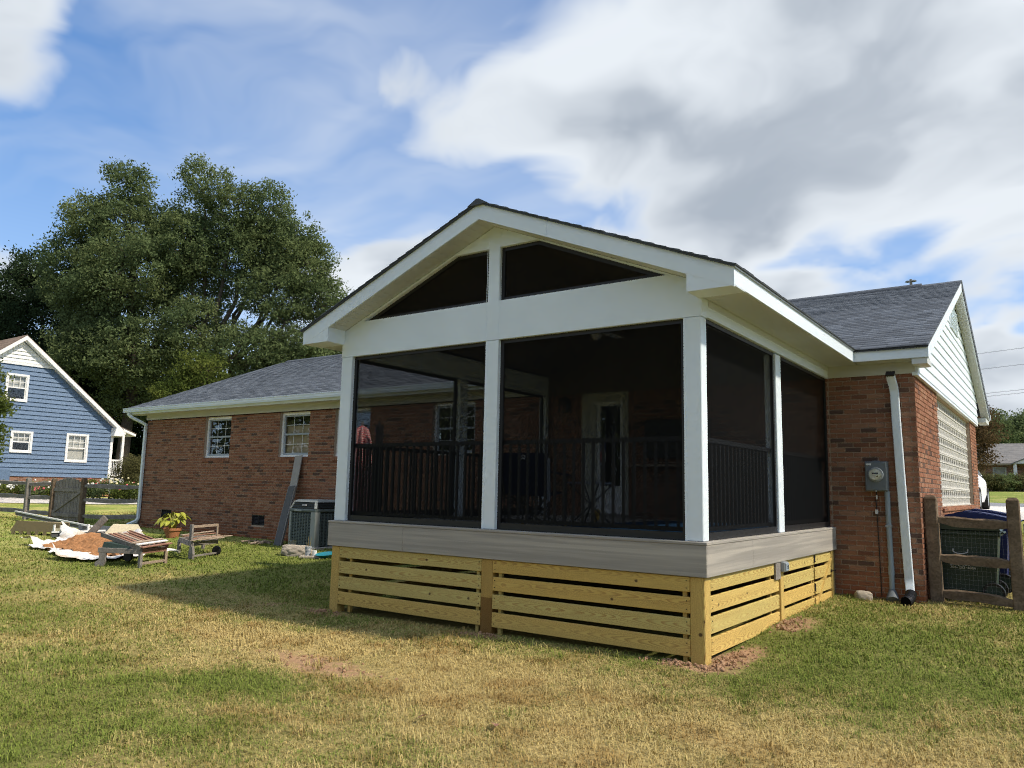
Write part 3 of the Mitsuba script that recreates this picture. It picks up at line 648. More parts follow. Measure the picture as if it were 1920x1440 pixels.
part(porch, 'side_frieze', box(.012, .020, .16, D - .024, 2.215, 2.278), 'white_vinyl')
# rake boards (in two lengths each), corner returns, eave fascia
def rake_piece(xa, xb, y0=-.3, y1=-.278):
    return ext_xz(Polygon([(xa, pz(xa) - .192), (xb, pz(xb) - .192), (xb, pz(xb)), (xa, pz(xa))]), y0, y1)
for xa, xb in ((-5.352, -3.9), (-3.898, PXC), (PXC + .001, -1.55), (-1.548, .432)): white('rake_board', rake_piece(xa, xb))
white('eave_return', join([ext_xz(Polygon([(-.015, 2.268), (.4315, 2.268), (.4315, 2.275), (-.015, pz(-.015) - .186)]), -.297, -.007)]))
white('eave_return', join([ext_xz(Polygon([(-5.3515, 2.268), (-4.876, 2.268), (-4.876, pz(-4.876) - .186), (-5.3515, 2.275)]), -.297, -.007)]))
white('eave_fascia', join([box(.412, .432, -.2775, 2.9, 2.279, 2.441)])); white('eave_fascia', box(.412, .4325, 2.902, EY + .021, 2.279, 2.4415)); white('eave_fascia', box(-5.352, -5.332, -.2775, EY + .02, 2.279, 2.441))
# slatted soffits
def soffit_side(xa, xb, y0, y1):
    b = part(porch, 'eave_soffit', box(xa, xb, y0, y1, 2.287, 2.295), 'white_vinyl')
    n = int((y1 - y0) / .102)
    pl = mikit.ply(box(xa + .001, xb - .001, .003, .100, 2.279, 2.287))
    for i in range(n): piece(b, 'panel', pl, 'white_vinyl', T().translate([0, y0 + i * .102, 0]))
soffit_side(.021, .411, -.005, HY0 - .025); soffit_side(-5.331, -W - .013, -.005, HY0 - .025)
rs = part(porch, 'rake_soffit', join([ext_xz(Polygon([(a, pz(a) - .184), (b, pz(b) - .184), (b, pz(b) - .178), (a, pz(a) - .178)]), -.277, -.005) for a, b in ((-5.3, PXC), (PXC, .4))]), 'white_vinyl')
for a, b in ((-4.87, PXC), (PXC, -.02)):
    xs = np.arange(a, b - .05, .098)
    for x in xs:
        x1 = min(x + .092, b - .002)
        part(rs, 'panel', ext_xz(Polygon([(x, pz(x) - .192), (x1, pz(x1) - .192), (x1, pz(x1) - .184), (x, pz(x) - .184)]), -.2765, -.006), 'white_vinyl')
# roof planes with shingle courses
pcs, psn = 1 / math.sqrt(1 + PSL ** 2), PSL / math.sqrt(1 + PSL ** 2)
YV = EY + (pz(PXC) - EZ) / SL
def porch_plane(s):
    e = PXC + s * (PHX + .015)
    ze = pz(e) + .006; zt = pz(PXC) + .006
    yb = EY + (pz(e) - EZ) / SL
    v = [[e, -.325, ze - .02], [PXC, -.325, zt - .02], [PXC, YV, zt - .02], [e, yb, ze - .02], [e, -.325, ze], [PXC, -.325, zt], [PXC, YV, zt], [e, yb, ze]]
    if s > 0: v = [v[i] for i in (1, 0, 3, 2, 5, 4, 7, 6)]
    return hexa(v)
proof = part(porch, 'roof', join([porch_plane(-1), porch_plane(1)]), 'shingle_a')
NCp = int(PHX / pcs / EX) + 1
for s, sd in ((1, 21), (-1, 22)):
    O = np.array([PXC + s * (PHX + .03), 0, pz(PXC + PHX + .03) + .008]); A = np.array([0, s * 1.0, 0]); S = np.array([-s * pcs, 0, psn]); N = np.array([s * psn, 0, pcs])
    def ext(k, s=s):
        far = EY + (min(k * EX * psn, 1.17)) / SL
        return (-.335, far) if s > 0 else (-far, .335)
    m, c = tabs_mesh(list(shingle_runs(NCp, ext, EX, sd)), O, A, S, N, EX)
    part(proof, 'shingle_field', m, 'shingle_mixed', color=c, kind='stuff')
part(proof, 'ridge_cap', hexa([[PXC - .14, -.34, pz(PXC) - .035], [PXC + .14, -.34, pz(PXC) - .035], [PXC + .14, YV, pz(PXC) - .035], [PXC - .14, YV, pz(PXC) - .035], [PXC - .02, -.34, pz(PXC) + .034], [PXC + .02, -.34, pz(PXC) + .034], [PXC + .02, YV, pz(PXC) + .034], [PXC - .02, YV, pz(PXC) + .034]]), 'shingle_b')
part(proof, 'drip_edge', join([box(.433, .45, -.32, EY - .02, 2.428, 2.446)]), 'galvanised')
# ceiling and the infill above the house wall
def ceil(s):
    a, b = (PXC, -.14) if s > 0 else (-W + .14, PXC)
    za, zb = pz(a) - .21, pz(b) - .21
    return hexa([[a, .141, za], [b, .141, zb], [b, D + .02, zb], [a, D + .02, za], [a, .141, za + .02], [b, .141, zb + .02], [b, D + .02, zb + .02], [a, D + .02, za + .02]])
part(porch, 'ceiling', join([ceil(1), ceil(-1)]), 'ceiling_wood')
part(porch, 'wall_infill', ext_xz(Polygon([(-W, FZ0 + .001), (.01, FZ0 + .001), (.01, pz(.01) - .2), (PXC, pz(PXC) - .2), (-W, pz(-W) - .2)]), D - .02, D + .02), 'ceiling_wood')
# screens and their black frames
def screen(opening, axis, at, bw=.042, bot=.042):
    """opening: polygon in (u, z); axis 'y' plane y=at, axis 'x' plane x=at."""
    ex = ext_xz if axis == 'y' else ext_yz
    inner = opening.buffer(-bw, join_style=2)
    if bot > bw: inner = inner.difference(sbox(inner.bounds[0] - 1, opening.bounds[1], inner.bounds[2] + 1, opening.bounds[1] + bot))
    f = part(porch, 'screen_frame', ex(opening.difference(inner), at, at + .035), 'black_metal')
    n = np.array(inner.exterior.coords)[:-1]
    v = np.stack([n[:, 0], 0 * n[:, 0] + at + .018, n[:, 1]], 1) if axis == 'y' else np.stack([0 * n[:, 0] + at + .018, n[:, 0], n[:, 1]], 1)
    fc = [[0, i, i + 1] for i in range(1, len(v) - 1)]
    part(f, 'screen', trimesh.Trimesh(v, np.array(fc), process=False), 'screen_mesh')
    return f
OP = {'left': (-4.719, -2.545), 'right': (-2.366, -.175)}
for k, (a, b) in OP.items(): screen(sbox(a, .003, b, ZB - .001), 'y', .045, .042, .07)
screen(openL, 'y', .045); screen(openR, 'y', .045)
for (a, b) in ((.141, 2.329), (2.531, D - .004)): screen(sbox(a, .003, b, ZB + .011), 'x', -.06, .042, .07)
for (a, b) in ((.141, 2.289), (2.491, D - .101)): screen(sbox(a, .003, b, ZB + .011), 'x', -W + .04, .042, .07)
# railings
def railing(a, b, z0=.10, z1=.93):
    a, b = np.array(a, float), np.array(b, float); L = np.linalg.norm(b - a); t = (b - a) / L
    r = part(porch, 'railing', join([bar(np.r_[a, z1 + .022], np.r_[b, z1 + .022], .055, .045), bar(np.r_[a, z0], np.r_[b, z0], .04, .04)]), 'black_metal')
    n = int(L / .1127); s = L / n
    bal = mikit.ply(box(-.013, .013, -.013, .013, z0 + .02, z1, .003))
    for i in range(1, n): piece(r, 'baluster', bal, 'black_metal', T().translate([*(a + t * s * i).tolist(), 0]))
railing((-4.719, .115), (-2.545, .115)); railing((-2.366, .115), (-.175, .115))
railing((-.105, .141), (-.105, 2.329)); railing((-.105, 2.531), (-.105, D - .01))
railing((-W + .11, .141), (-W + .11, 2.289)); railing((-W + .11, 2.491), (-W + .11, D - .1))
# deck: floor boards, picture-frame edge, composite fascia
dk = part(porch, 'deck', join([box(-4.85, -.10, .12 + i * .6, .16 + i * .6, -.27, -.03) for i in range(8)]), 'pine_along_x')
for i in range(34):
    y = .095 + i * .139
    part(dk, 'floor_board', box(-W + .09, -.09, y, min(y + .134, D - .003), -.027, -.001), 'composite')
part(dk, 'edge_board', box(-W - .052, .052, -.052, .092, -.027, .0, .004), 'composite')
part(dk, 'edge_board', box(-.088, .0525, .093, D - .003, -.027, .0, .004), 'composite')
part(dk, 'edge_board', box(-W - .0525, -W + .088, .093, D - .003, -.027, .0, .004), 'composite')
for x0, x1 in ((-W - .046, -3.673), (-3.671, .046)): part(dk, 'fascia_board', box(x0, x1, -.046, -.024, -.312, -.0285, .003), 'composite')
for y0, y1 in ((-.0235, 1.225), (1.227, D - .003)): part(dk, 'fascia_board', box(.024, .0465, y0, y1, -.312, -.0285, .003), 'composite')
part(dk, 'fascia_board', box(-W - .0465, -W - .024, -.0235, D - .003, -.312, -.0285), 'composite')
# skirt of pine boards on 6x6 posts
sk = f'{porch}__deck_skirt'
for q_ in ((-4.60, -4.56, .01, .05, -1.1, -.32), (-2.60, -2.56, .0105, .05, -1.1, -.32), (-2.30, -2.26, .0105, .05, -1.1, -.32), (-.21, -.17, .0105, .05, -1.08, -.32), (-.06, -.02, 1.98, 2.02, -1.02, -.32), (-.06, -.02, 3.69, 3.73, -1.02, -.32), (-.06, -.02, 3.79, 3.83, -1.02, -.32)):
    part(sk, 'batten', box(*q_), 'pine_post')
for x0, x1, mat, lb in ((-4.905, -4.765, 'pine_post', None), (-2.515, -2.362, 'pine_post_wet', 'middle post, dark and wet at its foot'), (-.127, .016, 'pine_post', None)):
    part(sk, 'post', box(x0, x1, -.022, .118, -1.3, -.313, .008), mat, label=lb)
part(sk, 'post', box(-.07, .035, 2.20, 2.31, -1.2, -.40, .006), 'pine_post'); part(sk, 'post', box(-.08, .030, 4.60, 4.70, -1.2, -.313, .006), 'pine_post')
part(sk, 'post', box(-4.905, -4.765, 2.2, 2.34, -1.3, -.313, .006), 'pine_post'); part(sk, 'post', box(-4.905, -4.765, 4.55, 4.69, -1.3, -.313, .006), 'pine_post')
ROWS = [(-1.018, -.868), (-.829, -.682), (-.641, -.497), (-.452, -.318)]
for z0, z1 in ROWS:
    for x0, x1 in ((-4.763, -2.517), (-2.360, -.129)):
        part(sk, 'board', box(x0, x1, -.020 + rng.uniform(-.002, .002), .008, z0, z1, .003), 'pine_along_x')
    for y0, y1 in ((.120, 2.198), (2.312, 3.70), (3.755, 4.598)):
        part(sk, 'board', box(-.015, .014 + rng.uniform(-.002, .002), y0, y1, z0 + .005, z1 + .005, .003), 'pine_along_y')
    part(sk, 'board', box(-W + .01, -W + .035, .12, 4.54, z0, z1), 'pine_along_y')
scr = []
for z0, z1 in ROWS:
    for x in (-4.735, -2.545, -2.33, -.16):
        for z in (z0 + .035, z1 - .035): scr.append(tube([(x, -.0255, z), (x, -.018, z)], .0055, 6))
    for y in (.15, 2.17, 2.34, 3.67, 3.785, 4.57):
        for z in (z0 + .04, z1 - .03): scr.append(tube([(.0195, y, z), (.012, y, z)], .0055, 6))
part(sk, 'screw_heads', join(scr), 'black_metal', kind='stuff')
for x in (-2.544, -2.367): white('trim_seam', box(x - .003, x + .003, -.0065, -.0035, 2.105, 3.36))
part(sk, 'gate_batten', join([bar([-.0, 3.80, -.96], [-.0, 4.55, -.42], .02, .07, up=(1, 0, 0))]), 'pine_post')
part(sk, 'latch', join([box(.014, .03, 4.56, 4.60, -.60, -.57), tube([(.03, 4.58, -.585), (.03, 4.78, -.60)], .007, 6)]), 'black_metal')
part(sk, 'hinge', join([box(.014, .024, 3.705, 3.75, z, z + .09) for z in (-.42, -.78)]), 'black_metal')
outlet = thing('outlet_box', 'small grey outdoor outlet box on the side of the deck skirt', 'outlet box')
part(outlet, 'case', box(.036, .085, 2.20, 2.33, -.425, -.315, .006), 'galvanised'); part(outlet, 'cover', box(.085, .098, 2.21, 2.32, -.415, -.325, .005), 'pvc_grey'); part(outlet, 'label_plate', box(.098, .1, 2.25, 2.29, -.39, -.35), 'black_plastic')
part(outlet, 'back_plate', box(.014, .036, 2.02, 2.20, -.50, -.313), 'weathered')
# things on the porch
flat('navy_cloth', (0.010, 0.014, 0.035)); flat('strap_grey', (0.22, 0.25, 0.30)); flat('lamp_black', (0.01, 0.01, 0.01), 0.4, 0.5)
flat('rug_blue', (0.025, 0.075, 0.16)); flat('yellow', (0.55, 0.33, 0.03), 0.5, 0.4); flat('mark_white', (0.6, 0.6, 0.6)); flat('fan_white', (0.6, 0.6, 0.58), 0.4, 0.4)
def camp_chair(x, y, rz, label, mark):
    t = thing('camp_chair', label, 'chair', 'folding camp chairs on the porch')
    R = trimesh.transformations.rotation_matrix(rz, [0, 0, 1]); R[:3, 3] = [x, y, .004]
    def pp(n, m, b, **k):
        m = m.copy(); m.apply_transform(R); return part(t, n, m, b, **k)
    pp('seat', hexa([[-.27, -.25, .40], [.27, -.25, .40], [.27, .22, .36], [-.27, .22, .36], [-.27, -.25, .415], [.27, -.25, .415], [.27, .22, .375], [-.27, .22, .375]]), 'navy_cloth')
    bk = pp('backrest', hexa([[-.30, .21, .37], [.30, .21, .37], [.30, .235, .37], [-.30, .235, .37], [-.33, .33, .86], [.33, .33, .86], [.33, .345, .86], [-.33, .345, .86]]), 'navy_cloth')
    for s in (-1, 1):
        pp('leg', tube([(s * .28, -.26, .0), (-s * .28, .23, .38)], .011, 6), 'lamp_black'); pp('leg', tube([(-s * .28, .23, .0), (-s * .30, .25, .45), (-s * .33, .345, .87)], .011, 6), 'lamp_black')
        pp('front_upright', tube([(s * .29, -.26, .0), (s * .30, -.26, .62)], .011, 6), 'lamp_black'); pp('armrest', bar([s * .31, -.28, .62], [s * .32, .30, .64], .07, .015), 'navy_cloth')
        pp('foot', tube([(s * .29, -.26, .0), (s * .29, -.26, .025)], .02, 8), 'yellow')
    if mark:
        m = meshkit.text_mesh('AQ', .05, .002, True); m = moved(m, -.05, 0, 0); M4 = np.eye(4); M4[:3, 0] = [-1, 0, 0]; M4[:3, 1] = [0, .26, .966]; M4[:3, 2] = [0, .966, -.26]; M4[:3, 3] = [.02, .346, .79]; m.apply_transform(M4); pp('emblem', m, 'mark_white')
        pp('strap', bar([-.33, .36, .80], [-.30, .27, .30], .035, .01, up=(0, 1, .2)), 'strap_grey')
camp_chair(-2.52, 1.02, math.pi + .15, 'navy folding camp chair with a small white emblem on its back', True)
camp_chair(-3.25, 1.75, math.pi - .7, 'navy folding camp chair nearest the left screens, with no emblem', False)
ft = thing('folding_table', 'small folding table with crossed legs between camp chair and door', 'table')
part(ft, 'table_top', box(-2.45, -1.98, 1.62, 2.05, .525, .545), 'strap_grey')
for a_, b_ in (((-2.42, 1.65), (-2.0, 2.02)), ((-2.0, 1.65), (-2.42, 2.02)), ((-2.42, 2.02), (-2.0, 1.65)), ((-2.0, 2.02), (-2.42, 1.65))): part(ft, 'leg', tube([(*a_, .004), (*b_, .52)], .011, 6), 'lamp_black')
rug = solo('blue_rug', box(-2.30, -.25, .45, 4.2, .001, .010), 'rug_blue', label='blue rug on the porch floor behind the right hand screen', cat='rug')
solo('yellow_toy', trimesh.util.concatenate([moved(trimesh.creation.icosphere(2, .06), -2.66, 2.75, .065), moved(trimesh.creation.icosphere(2, .045), -2.60, 2.70, .14)]), 'yellow', smooth=True, label='small yellow object on the porch floor beside the rug', cat='toy')
fan = thing('ceiling_fan', 'white ceiling fan under the dark porch ceiling', 'ceiling fan')
part(fan, 'rod', tube([(PXC, 2.4, 2.66), (PXC, 2.4, 3.40)], .014, 8), 'fan_white'); part(fan, 'motor', moved(lathe([(0, -.07), (.09, -.06), (.11, 0), (.08, .06), (0, .07)]), PXC, 2.4, 2.66), 'fan_white', smooth=30)
for i in range(5):
    a = i * 2 * math.pi / 5 + .3; part(fan, 'blade', moved(box(.11, .68, -.06, .06, -.004, .004), PXC, 2.4, 2.655, rz=math.degrees(a)), 'fan_white')
part(fan, 'light_bowl', moved(lathe([(0, -.075), (.05, -.06), (.075, -.02), (.08, 0), (0, 0)]), PXC, 2.4, 2.585), 'fan_white', smooth=40)
lamp = thing('wall_lantern', 'black lantern on the brick wall left of the back door', 'lamp')
part(lamp, 'cage', join([box(-4.46, -4.30, HY0 - .17, HY0 - .03, z, z + .012) for z in (1.79, 1.99)] + [box(x, x + .012, y, y + .012, 1.8, 2.0) for x in (-4.46, -4.312) for y in (HY0 - .17, HY0 - .045)]), 'lamp_black'); part(lamp, 'roof', moved(lathe([(0, .09), (.03, .06), (.11, 0), (0, 0)], 4), -4.38, HY0 - .1, 2.002, rz=45), 'lamp_black'); part(lamp, 'bracket', box(-4.42, -4.34, HY0 - .03, HY0 - .003, 1.83, 2.03), 'lamp_black')
tv = thing('wall_television', 'dark flat television on the brick wall right of the back door', 'television')
part(tv, 'case', box(-2.86, -1.75, HY0 - .09, HY0 - .004, .98, 1.60, .006), 'black_plastic'); part(tv, 'display', box(-2.84, -1.77, HY0 - .094, HY0 - .0905, 1.0, 1.58), 'lamp_black')
sh = thing('console_shelf', 'long pale edged shelf under the television', 'shelf')
part(sh, 'board', box(-3.0, -1.2, HY0 - .36, HY0 - .01, .84, .87), 'tan_wood')
for x in (-2.95, -2.1, -1.25): part(sh, 'leg', box(x - .02, x + .02, HY0 - .33, HY0 - .29, .001, .84), 'lamp_black')
flat('flag_red', (0.50, 0.05, 0.06)); flat('flag_white', (0.62, 0.6, 0.6)); flat('flag_blue', (0.02, 0.03, 0.12))
fl = thing('small_flag', 'small red white and blue striped flag hanging in front of the back door', 'flag')
part(fl, 'staff', tube([(-3.62, HY0 - .12, 1.30), (-3.62, HY0 - .02, 1.24)], .008, 6), 'tan_wood')
FY = HY0 - .12
part(fl, 'canton', box(-3.655, -3.555, FY - .003, FY + .003, 1.10, 1.30), 'flag_blue')
part(fl, 'star', join([box(x - .007, x + .007, FY - .005, FY + .005, z - .007, z + .007) for x in (-3.64, -3.617, -3.593, -3.57) for z in (1.13, 1.17, 1.21, 1.25, 1.28)]), 'flag_white')
for i in range(6): part(fl, 'stripe', box(-3.655 + i * .0167, -3.655 + (i + 1) * .0167, FY - .003 + .002 * math.sin(i * 2), FY + .003, .93 + .01 * (i % 2), 1.0995), 'flag_red' if i % 2 == 0 else 'flag_white')
um = thing('patio_umbrella', 'closed red and white striped patio umbrella standing outside the left screens', 'umbrella')
def f_umb(p, n, uv):
    t = (p.z * 26 + 2.0 * noise(p.x * 9, p.y * 9, p.z * 2) + dr.atan2(p.y - 2.45, p.x + 7.06) * 1.2); return dr.select(t - dr.floor(t) < 0.5, mi.Color3f(0.62, 0.10, 0.12), mi.Color3f(0.66, 0.55, 0.52))
procmat('umbrella_cloth', f_umb, 0.8, 0.2)
ang = np.arange(48) * 2 * np.pi / 48; v = []
prof = [(.02, 1.46), (.09, 1.40), (.13, 1.2), (.15, .8), (.14, .72), (.17, .4), (.20, .02)]
for r_, z_ in prof: v.append(np.stack([-7.06 + r_ * (1 + .28 * np.cos(ang * 8)) * np.cos(ang), 2.45 + r_ * (1 + .28 * np.cos(ang * 8)) * np.sin(ang), 0 * ang + z_], 1))
v = np.vstack(v); f = []
for i in range(len(prof) - 1):
    for j in range(48): f += [[i * 48 + j, (i + 1) * 48 + j, (i + 1) * 48 + (j + 1) % 48], [i * 48 + j, (i + 1) * 48 + (j + 1) % 48, i * 48 + (j + 1) % 48]]
part(um, 'canopy', trimesh.Trimesh(v, np.array(f), process=False), 'umbrella_cloth', smooth=50); part(um, 'pole', tube([(-7.06, 2.45, gz(-7.06, 2.45) + .05), (-7.06, 2.45, 1.52)], .02, 8), 'weathered'); part(um, 'base', moved(lathe([(0, .08), (.05, .08), (.22, .03), (.25, 0), (0, 0)]), -7.06, 2.45, gz(-7.06, 2.45)), 'black_plastic', smooth=40)
u2 = thing('patio_umbrella', 'closed black patio umbrella just right of the striped one', 'umbrella')
part(u2, 'canopy', tube([(-6.68, 2.5, .1), (-6.7, 2.5, .5), (-6.7, 2.5, 1.1), (-6.7, 2.5, 1.47)], [.10, .085, .07, .075], 10), 'black_plastic'); part(u2, 'pole', tube([(-6.7, 2.5, gz(-6.7, 2.5) + .06), (-6.7, 2.5, 1.53)], .02, 8), 'black_metal'); part(u2, 'base', moved(lathe([(0, .08), (.05, .08), (.2, .03), (.23, 0), (0, 0)]), -6.7, 2.5, gz(-6.7, 2.5)), 'black_plastic', smooth=40)
# ---------------------------------------------------------------- things against the house
et = thing('electric_meter', 'grey electric meter box with round glass dial on the brick wall', 'electric meter')
part(et, 'box', box(.475, .760, HY0 - .115, HY0 - .003, .512, .915, .007), 'meter_grey')
part(et, 'cover', box(.487, .748, HY0 - .125, HY0 - .115, .524, .900, .004), 'meter_grey'); part(et, 'hub', box(.57, .66, HY0 - .09, HY0 - .03, .914, .925, .004), 'meter_grey')
def disc_y(x, z, y0, y1, r0, r1=None, n=28):
    r1 = r0 if r1 is None else r1
    return tube([(x, y1, z), (x, y0, z)], [r1, r0], n)
part(et, 'collar', disc_y(.615, .735, HY0 - .15, HY0 - .125, .094, .098), 'galvanised', smooth=40)
flat('dial_face', (0.50, 0.50, 0.42), 0.5, 0.3)
dl = part(et, 'dial', disc_y(.615, .735, HY0 - .165, HY0 - .15, .078, .080), 'dial_face', smooth=40)
part(dl, 'readout', box(.575, .655, HY0 - .168, HY0 - .1655, .740, .758), 'black_plastic'); part(dl, 'mark', hexa([[.625, HY0 - .1675, .70], [.655, HY0 - .1675, .70], [.655, HY0 - .1655, .70], [.625, HY0 - .1655, .70], [.638, HY0 - .1675, .722], [.642, HY0 - .1675, .722], [.642, HY0 - .1655, .722], [.638, HY0 - .1655, .722]]), 'black_plastic')
M('clear_glass', {'type': 'dielectric', 'int_ior': 1.5})
part(et, 'glass_dome', moved(lathe([(.082, 0), (.082, .025), (.075, .045), (.06, .052), (0, .054), (0, .050), (.058, .048), (.072, .042), (.078, .024), (.078, 0)], 32), .615, HY0 - .15, .735, rx=90), 'clear_glass', smooth=40)
part(et, 'label_plate', box(.495, .560, HY0 - .1275, HY0 - .1255, .862, .886), 'mark_white'); part(et, 'latch', box(.605, .62, HY0 - .135, HY0 - .115, .500, .522), 'galvanised')
cd = part(et, 'conduit', tube([(.735, HY0 - .055, .51), (.737, HY0 - .055, .1), (.745, HY0 - .055, -.42), (.745, HY0 - .055, -.84)], .034, 14), 'pvc_grey', smooth=50)
part(cd, 'coupling', tube([(.743, HY0 - .055, -.48), (.745, HY0 - .055, -.60)], .039, 14), 'pvc_grey', smooth=50); part(cd, 'strap', box(.70, .775, HY0 - .092, HY0 - .003, .03, .06), 'galvanised')
ww = part(et, 'ground_wire', tube([(.60, HY0 - .03, .52), (.585, HY0 - .015, .40), (.592, HY0 - .012, .1), (.60, HY0 - .012, -.4), (.605, HY0 - .012, -.9)], .006, 6), 'black_plastic')
part(ww, 'clip', box(.572, .606, HY0 - .045, HY0 - .003, .20, .26), 'mark_white'); part(ww, 'clip', box(.588, .606, HY0 - .03, HY0 - .003, .40, .46), 'mark_white')
bt = thing('drain_boot', 'dark conical drain boot where the grey conduit meets the grass', 'drain pipe')
part(bt, 'cone', tube([(.747, HY0 - .07, -.80), (.755, HY0 - .11, -.88), (.765, HY0 - .17, -.93)], [.045, .075, .085], 16), 'meter_grey', smooth=50)
cr = thing('corrugated_drain', 'black corrugated drain pipe end below the white downspout', 'drain pipe')
pts = np.array([(.99, HY0 - .17, -.80), (.985, HY0 - .24, -.855), (.97, HY0 - .32, -.885), (.955, HY0 - .40, -.895)])
pp_ = np.array([[np.interp(t, np.linspace(0, 1, 4), pts[:, k]) for k in range(3)] for t in np.linspace(0, 1, 25)])
part(cr, 'pipe', tube(pp_, .062 + .008 * (np.arange(25) % 2), 20, cap=False), 'black_plastic', smooth=False)
part(cr, 'lining', tube(pp_[::6], .055, 20, cap=True), 'dark_void')
def rock(sx, sy, sz, seed, n=3, amp=.25):
    m = trimesh.creation.icosphere(n, 1.0); v = m.vertices
    v = v * (1 + amp * (meshkit.fbm(v * 1.6 + seed, 3, seed) - .5)[:, None] * 2); v = np.sign(v) * np.abs(v) ** .75
    m.vertices = v * [sx, sy, sz]; return m
procmat('stone_pale', lambda p, n, uv: mix((0.20, 0.175, 0.14), (0.46, 0.41, 0.33), fbm(p.x * 14, p.y * 14, p.z * 14, 4)), 0.95, 0.1)
solo('paver_stone', moved(rock(.115, .075, .075, 8, 3, .22), .42, 4.60, gz(.42, 4.6) + .045, rz=18, ry=4), 'stone_pale', label='loose pale paver stone on the ground below the electric meter', cat='stone')
# composite boards leaning on the wall
lb = thing('leaning_board', 'dark grey composite board propped on the ground against the brick wall', 'board')
def bent(pts, w, t, side):
    P = np.array(pts, float); k = 14
    P = np.array([[np.interp(s, np.linspace(0, 1, len(P)), P[:, i]) for i in range(3)] for s in np.linspace(0, 1, k)])
    for _ in range(3): P[1:-1] = (P[:-2] + 2 * P[1:-1] + P[2:]) / 4
    side = np.array(side, float); side /= np.linalg.norm(side); T_ = np.gradient(P, axis=0); T_ /= np.linalg.norm(T_, axis=1, keepdims=True); N = np.cross(side, T_)
    v = np.concatenate([P + side * a * w / 2 + N * b * t / 2 for a, b in ((-1, -1), (1, -1), (1, 1), (-1, 1))]); f = []
    for i in range(k - 1):
        for j in range(4):
            a, b = j * k + i, ((j + 1) % 4) * k + i; f += [[a, b, b + 1], [a, b + 1, a + 1]]
    f += [[0, 2 * k, k], [0, 3 * k, 2 * k], [k - 1, 2 * k - 1, 3 * k - 1], [k - 1, 3 * k - 1, 4 * k - 1]]
    return trimesh.Trimesh(v, np.array(f), process=False)
flat('board_dark', (0.085, 0.088, 0.09), 0.6, 0.3); flat('board_grey', (0.30, 0.29, 0.275), 0.6, 0.3)
LBp = [(-11.36, 4.18, -.92), (-11.50, 4.47, -.15), (-11.53, 4.64, .40)]
part(lb, 'face', bent([(x, y - .016, z) for x, y, z in LBp], .205, .006, (1, .05, .1)), 'board_dark'); part(lb, 'core', bent(LBp, .235, .022, (1, .05, .1)), 'board_grey')
solo('leaning_board', bent([(-11.40, 4.24, -.92), (-11.52, 4.53, -.15), (-11.55, 4.69, .40), (-11.52, 4.765, 1.09)], .23, .022, (1, .05, .1)), 'board_grey', label='longer pale grey composite board leaning behind the dark one, up to the window sill', cat='board')
# air conditioner
ac = thing('air_conditioner', 'grey green outdoor air conditioner unit against the brick wall', 'air conditioner')
flat('ac_light', (0.27, 0.30, 0.29), 0.5, 0.4); flat('ac_mid', (0.11, 0.14, 0.14), 0.5, 0.4); flat('ac_dark', (0.035, 0.05, 0.055), 0.6, 0.3)
ax0, ax1, ay0, ay1, az0 = -10.80, -9.98, 4.02, 4.76, -.90
part(ac, 'base', box(ax0 - .03, ax1 + .03, ay0 - .03, ay1 + .0, az0 - .05, az0 + .05, .01), 'concrete'); part(ac, 'core', box(ax0 + .04, ax1 - .04, ay0 + .04, ay1 - .03, az0 + .05, .0), 'ac_dark')
for i in range(7): part(ac, 'rib', box(ax0 + .06 + i * .085, ax0 + .078 + i * .085, ay0 + .008, ay0 + .04, az0 + .06, -.16), 'ac_mid')
for i in range(6): part(ac, 'rib', box(ax1 - .04, ax1 - .008, ay0 + .16 + i * .095, ay0 + .178 + i * .095, az0 + .06, -.16), 'ac_mid')
part(ac, 'louvre_field', join([box(ax0 + .05, ax1 - .16, ay0 + .018, ay0 + .04, z, z + .012) for z in np.arange(az0 + .08, -.17, .03)] + [box(ax1 - .04, ax1 - .018, ay0 + .15, ay1 - .06, z, z + .012) for z in np.arange(az0 + .08, -.17, .03)]), 'ac_mid', kind='stuff')
_cp = ext_xy(sbox(ax0, ay0, ax1, ay1).difference(sbox(ax0 - .1, ay0 - .1, ax1 - .14, ay1 + .1)).difference(sbox(ax0, ay0 + .13, ax1 + .1, ay1 + .1)), az0 + .05, -.13)
part(ac, 'corner_post', _cp, 'ac_light'); part(ac, 'corner_post', box(ax0, ax0 + .05, ay0, ay0 + .05, az0 + .05, -.13), 'ac_light')
part(ac, 'top_band', box(ax0 - .005, ax1 + .005, ay0 - .005, ay1, -.13, -.07, .015), 'ac_mid'); part(ac, 'badge', box(ax0 + .16, ax0 + .38, ay0 - .012, ay0 - .005, -.12, -.09), 'ac_light')
part(ac, 'grille', hexa([[ax0 + .01, ay0 + .005, -.07], [ax1 - .01, ay0 + .005, -.07], [ax1 - .01, ay1 - .01, -.07], [ax0 + .01, ay1 - .01, -.07], [ax0 + .07, ay0 + .07, .08], [ax1 - .07, ay0 + .07, .08], [ax1 - .07, ay1 - .07, .08], [ax0 + .07, ay1 - .07, .08]]), 'ac_dark')
for i in range(4):
    z = -.055 + i * .033; q = .012 + (z + .07) * .4
    part(ac, 'slat', join([box(ax0 + q - .012, ax1 - q + .012, ay0 + q - .014, ay0 + q, z, z + .012), box(ax1 - q, ax1 - q + .014, ay0 + q, ay1 - q, z, z + .012)]), 'black_plastic')
for x, y in ((ax0, ay0), (ax1, ay0)):
    sx = 1 if x == ax0 else -1
    part(ac, 'cap_strut', bar([x + sx * .02, y + .02, -.07], [x + sx * .08, y + .08, .085], .055, .05), 'ac_light')
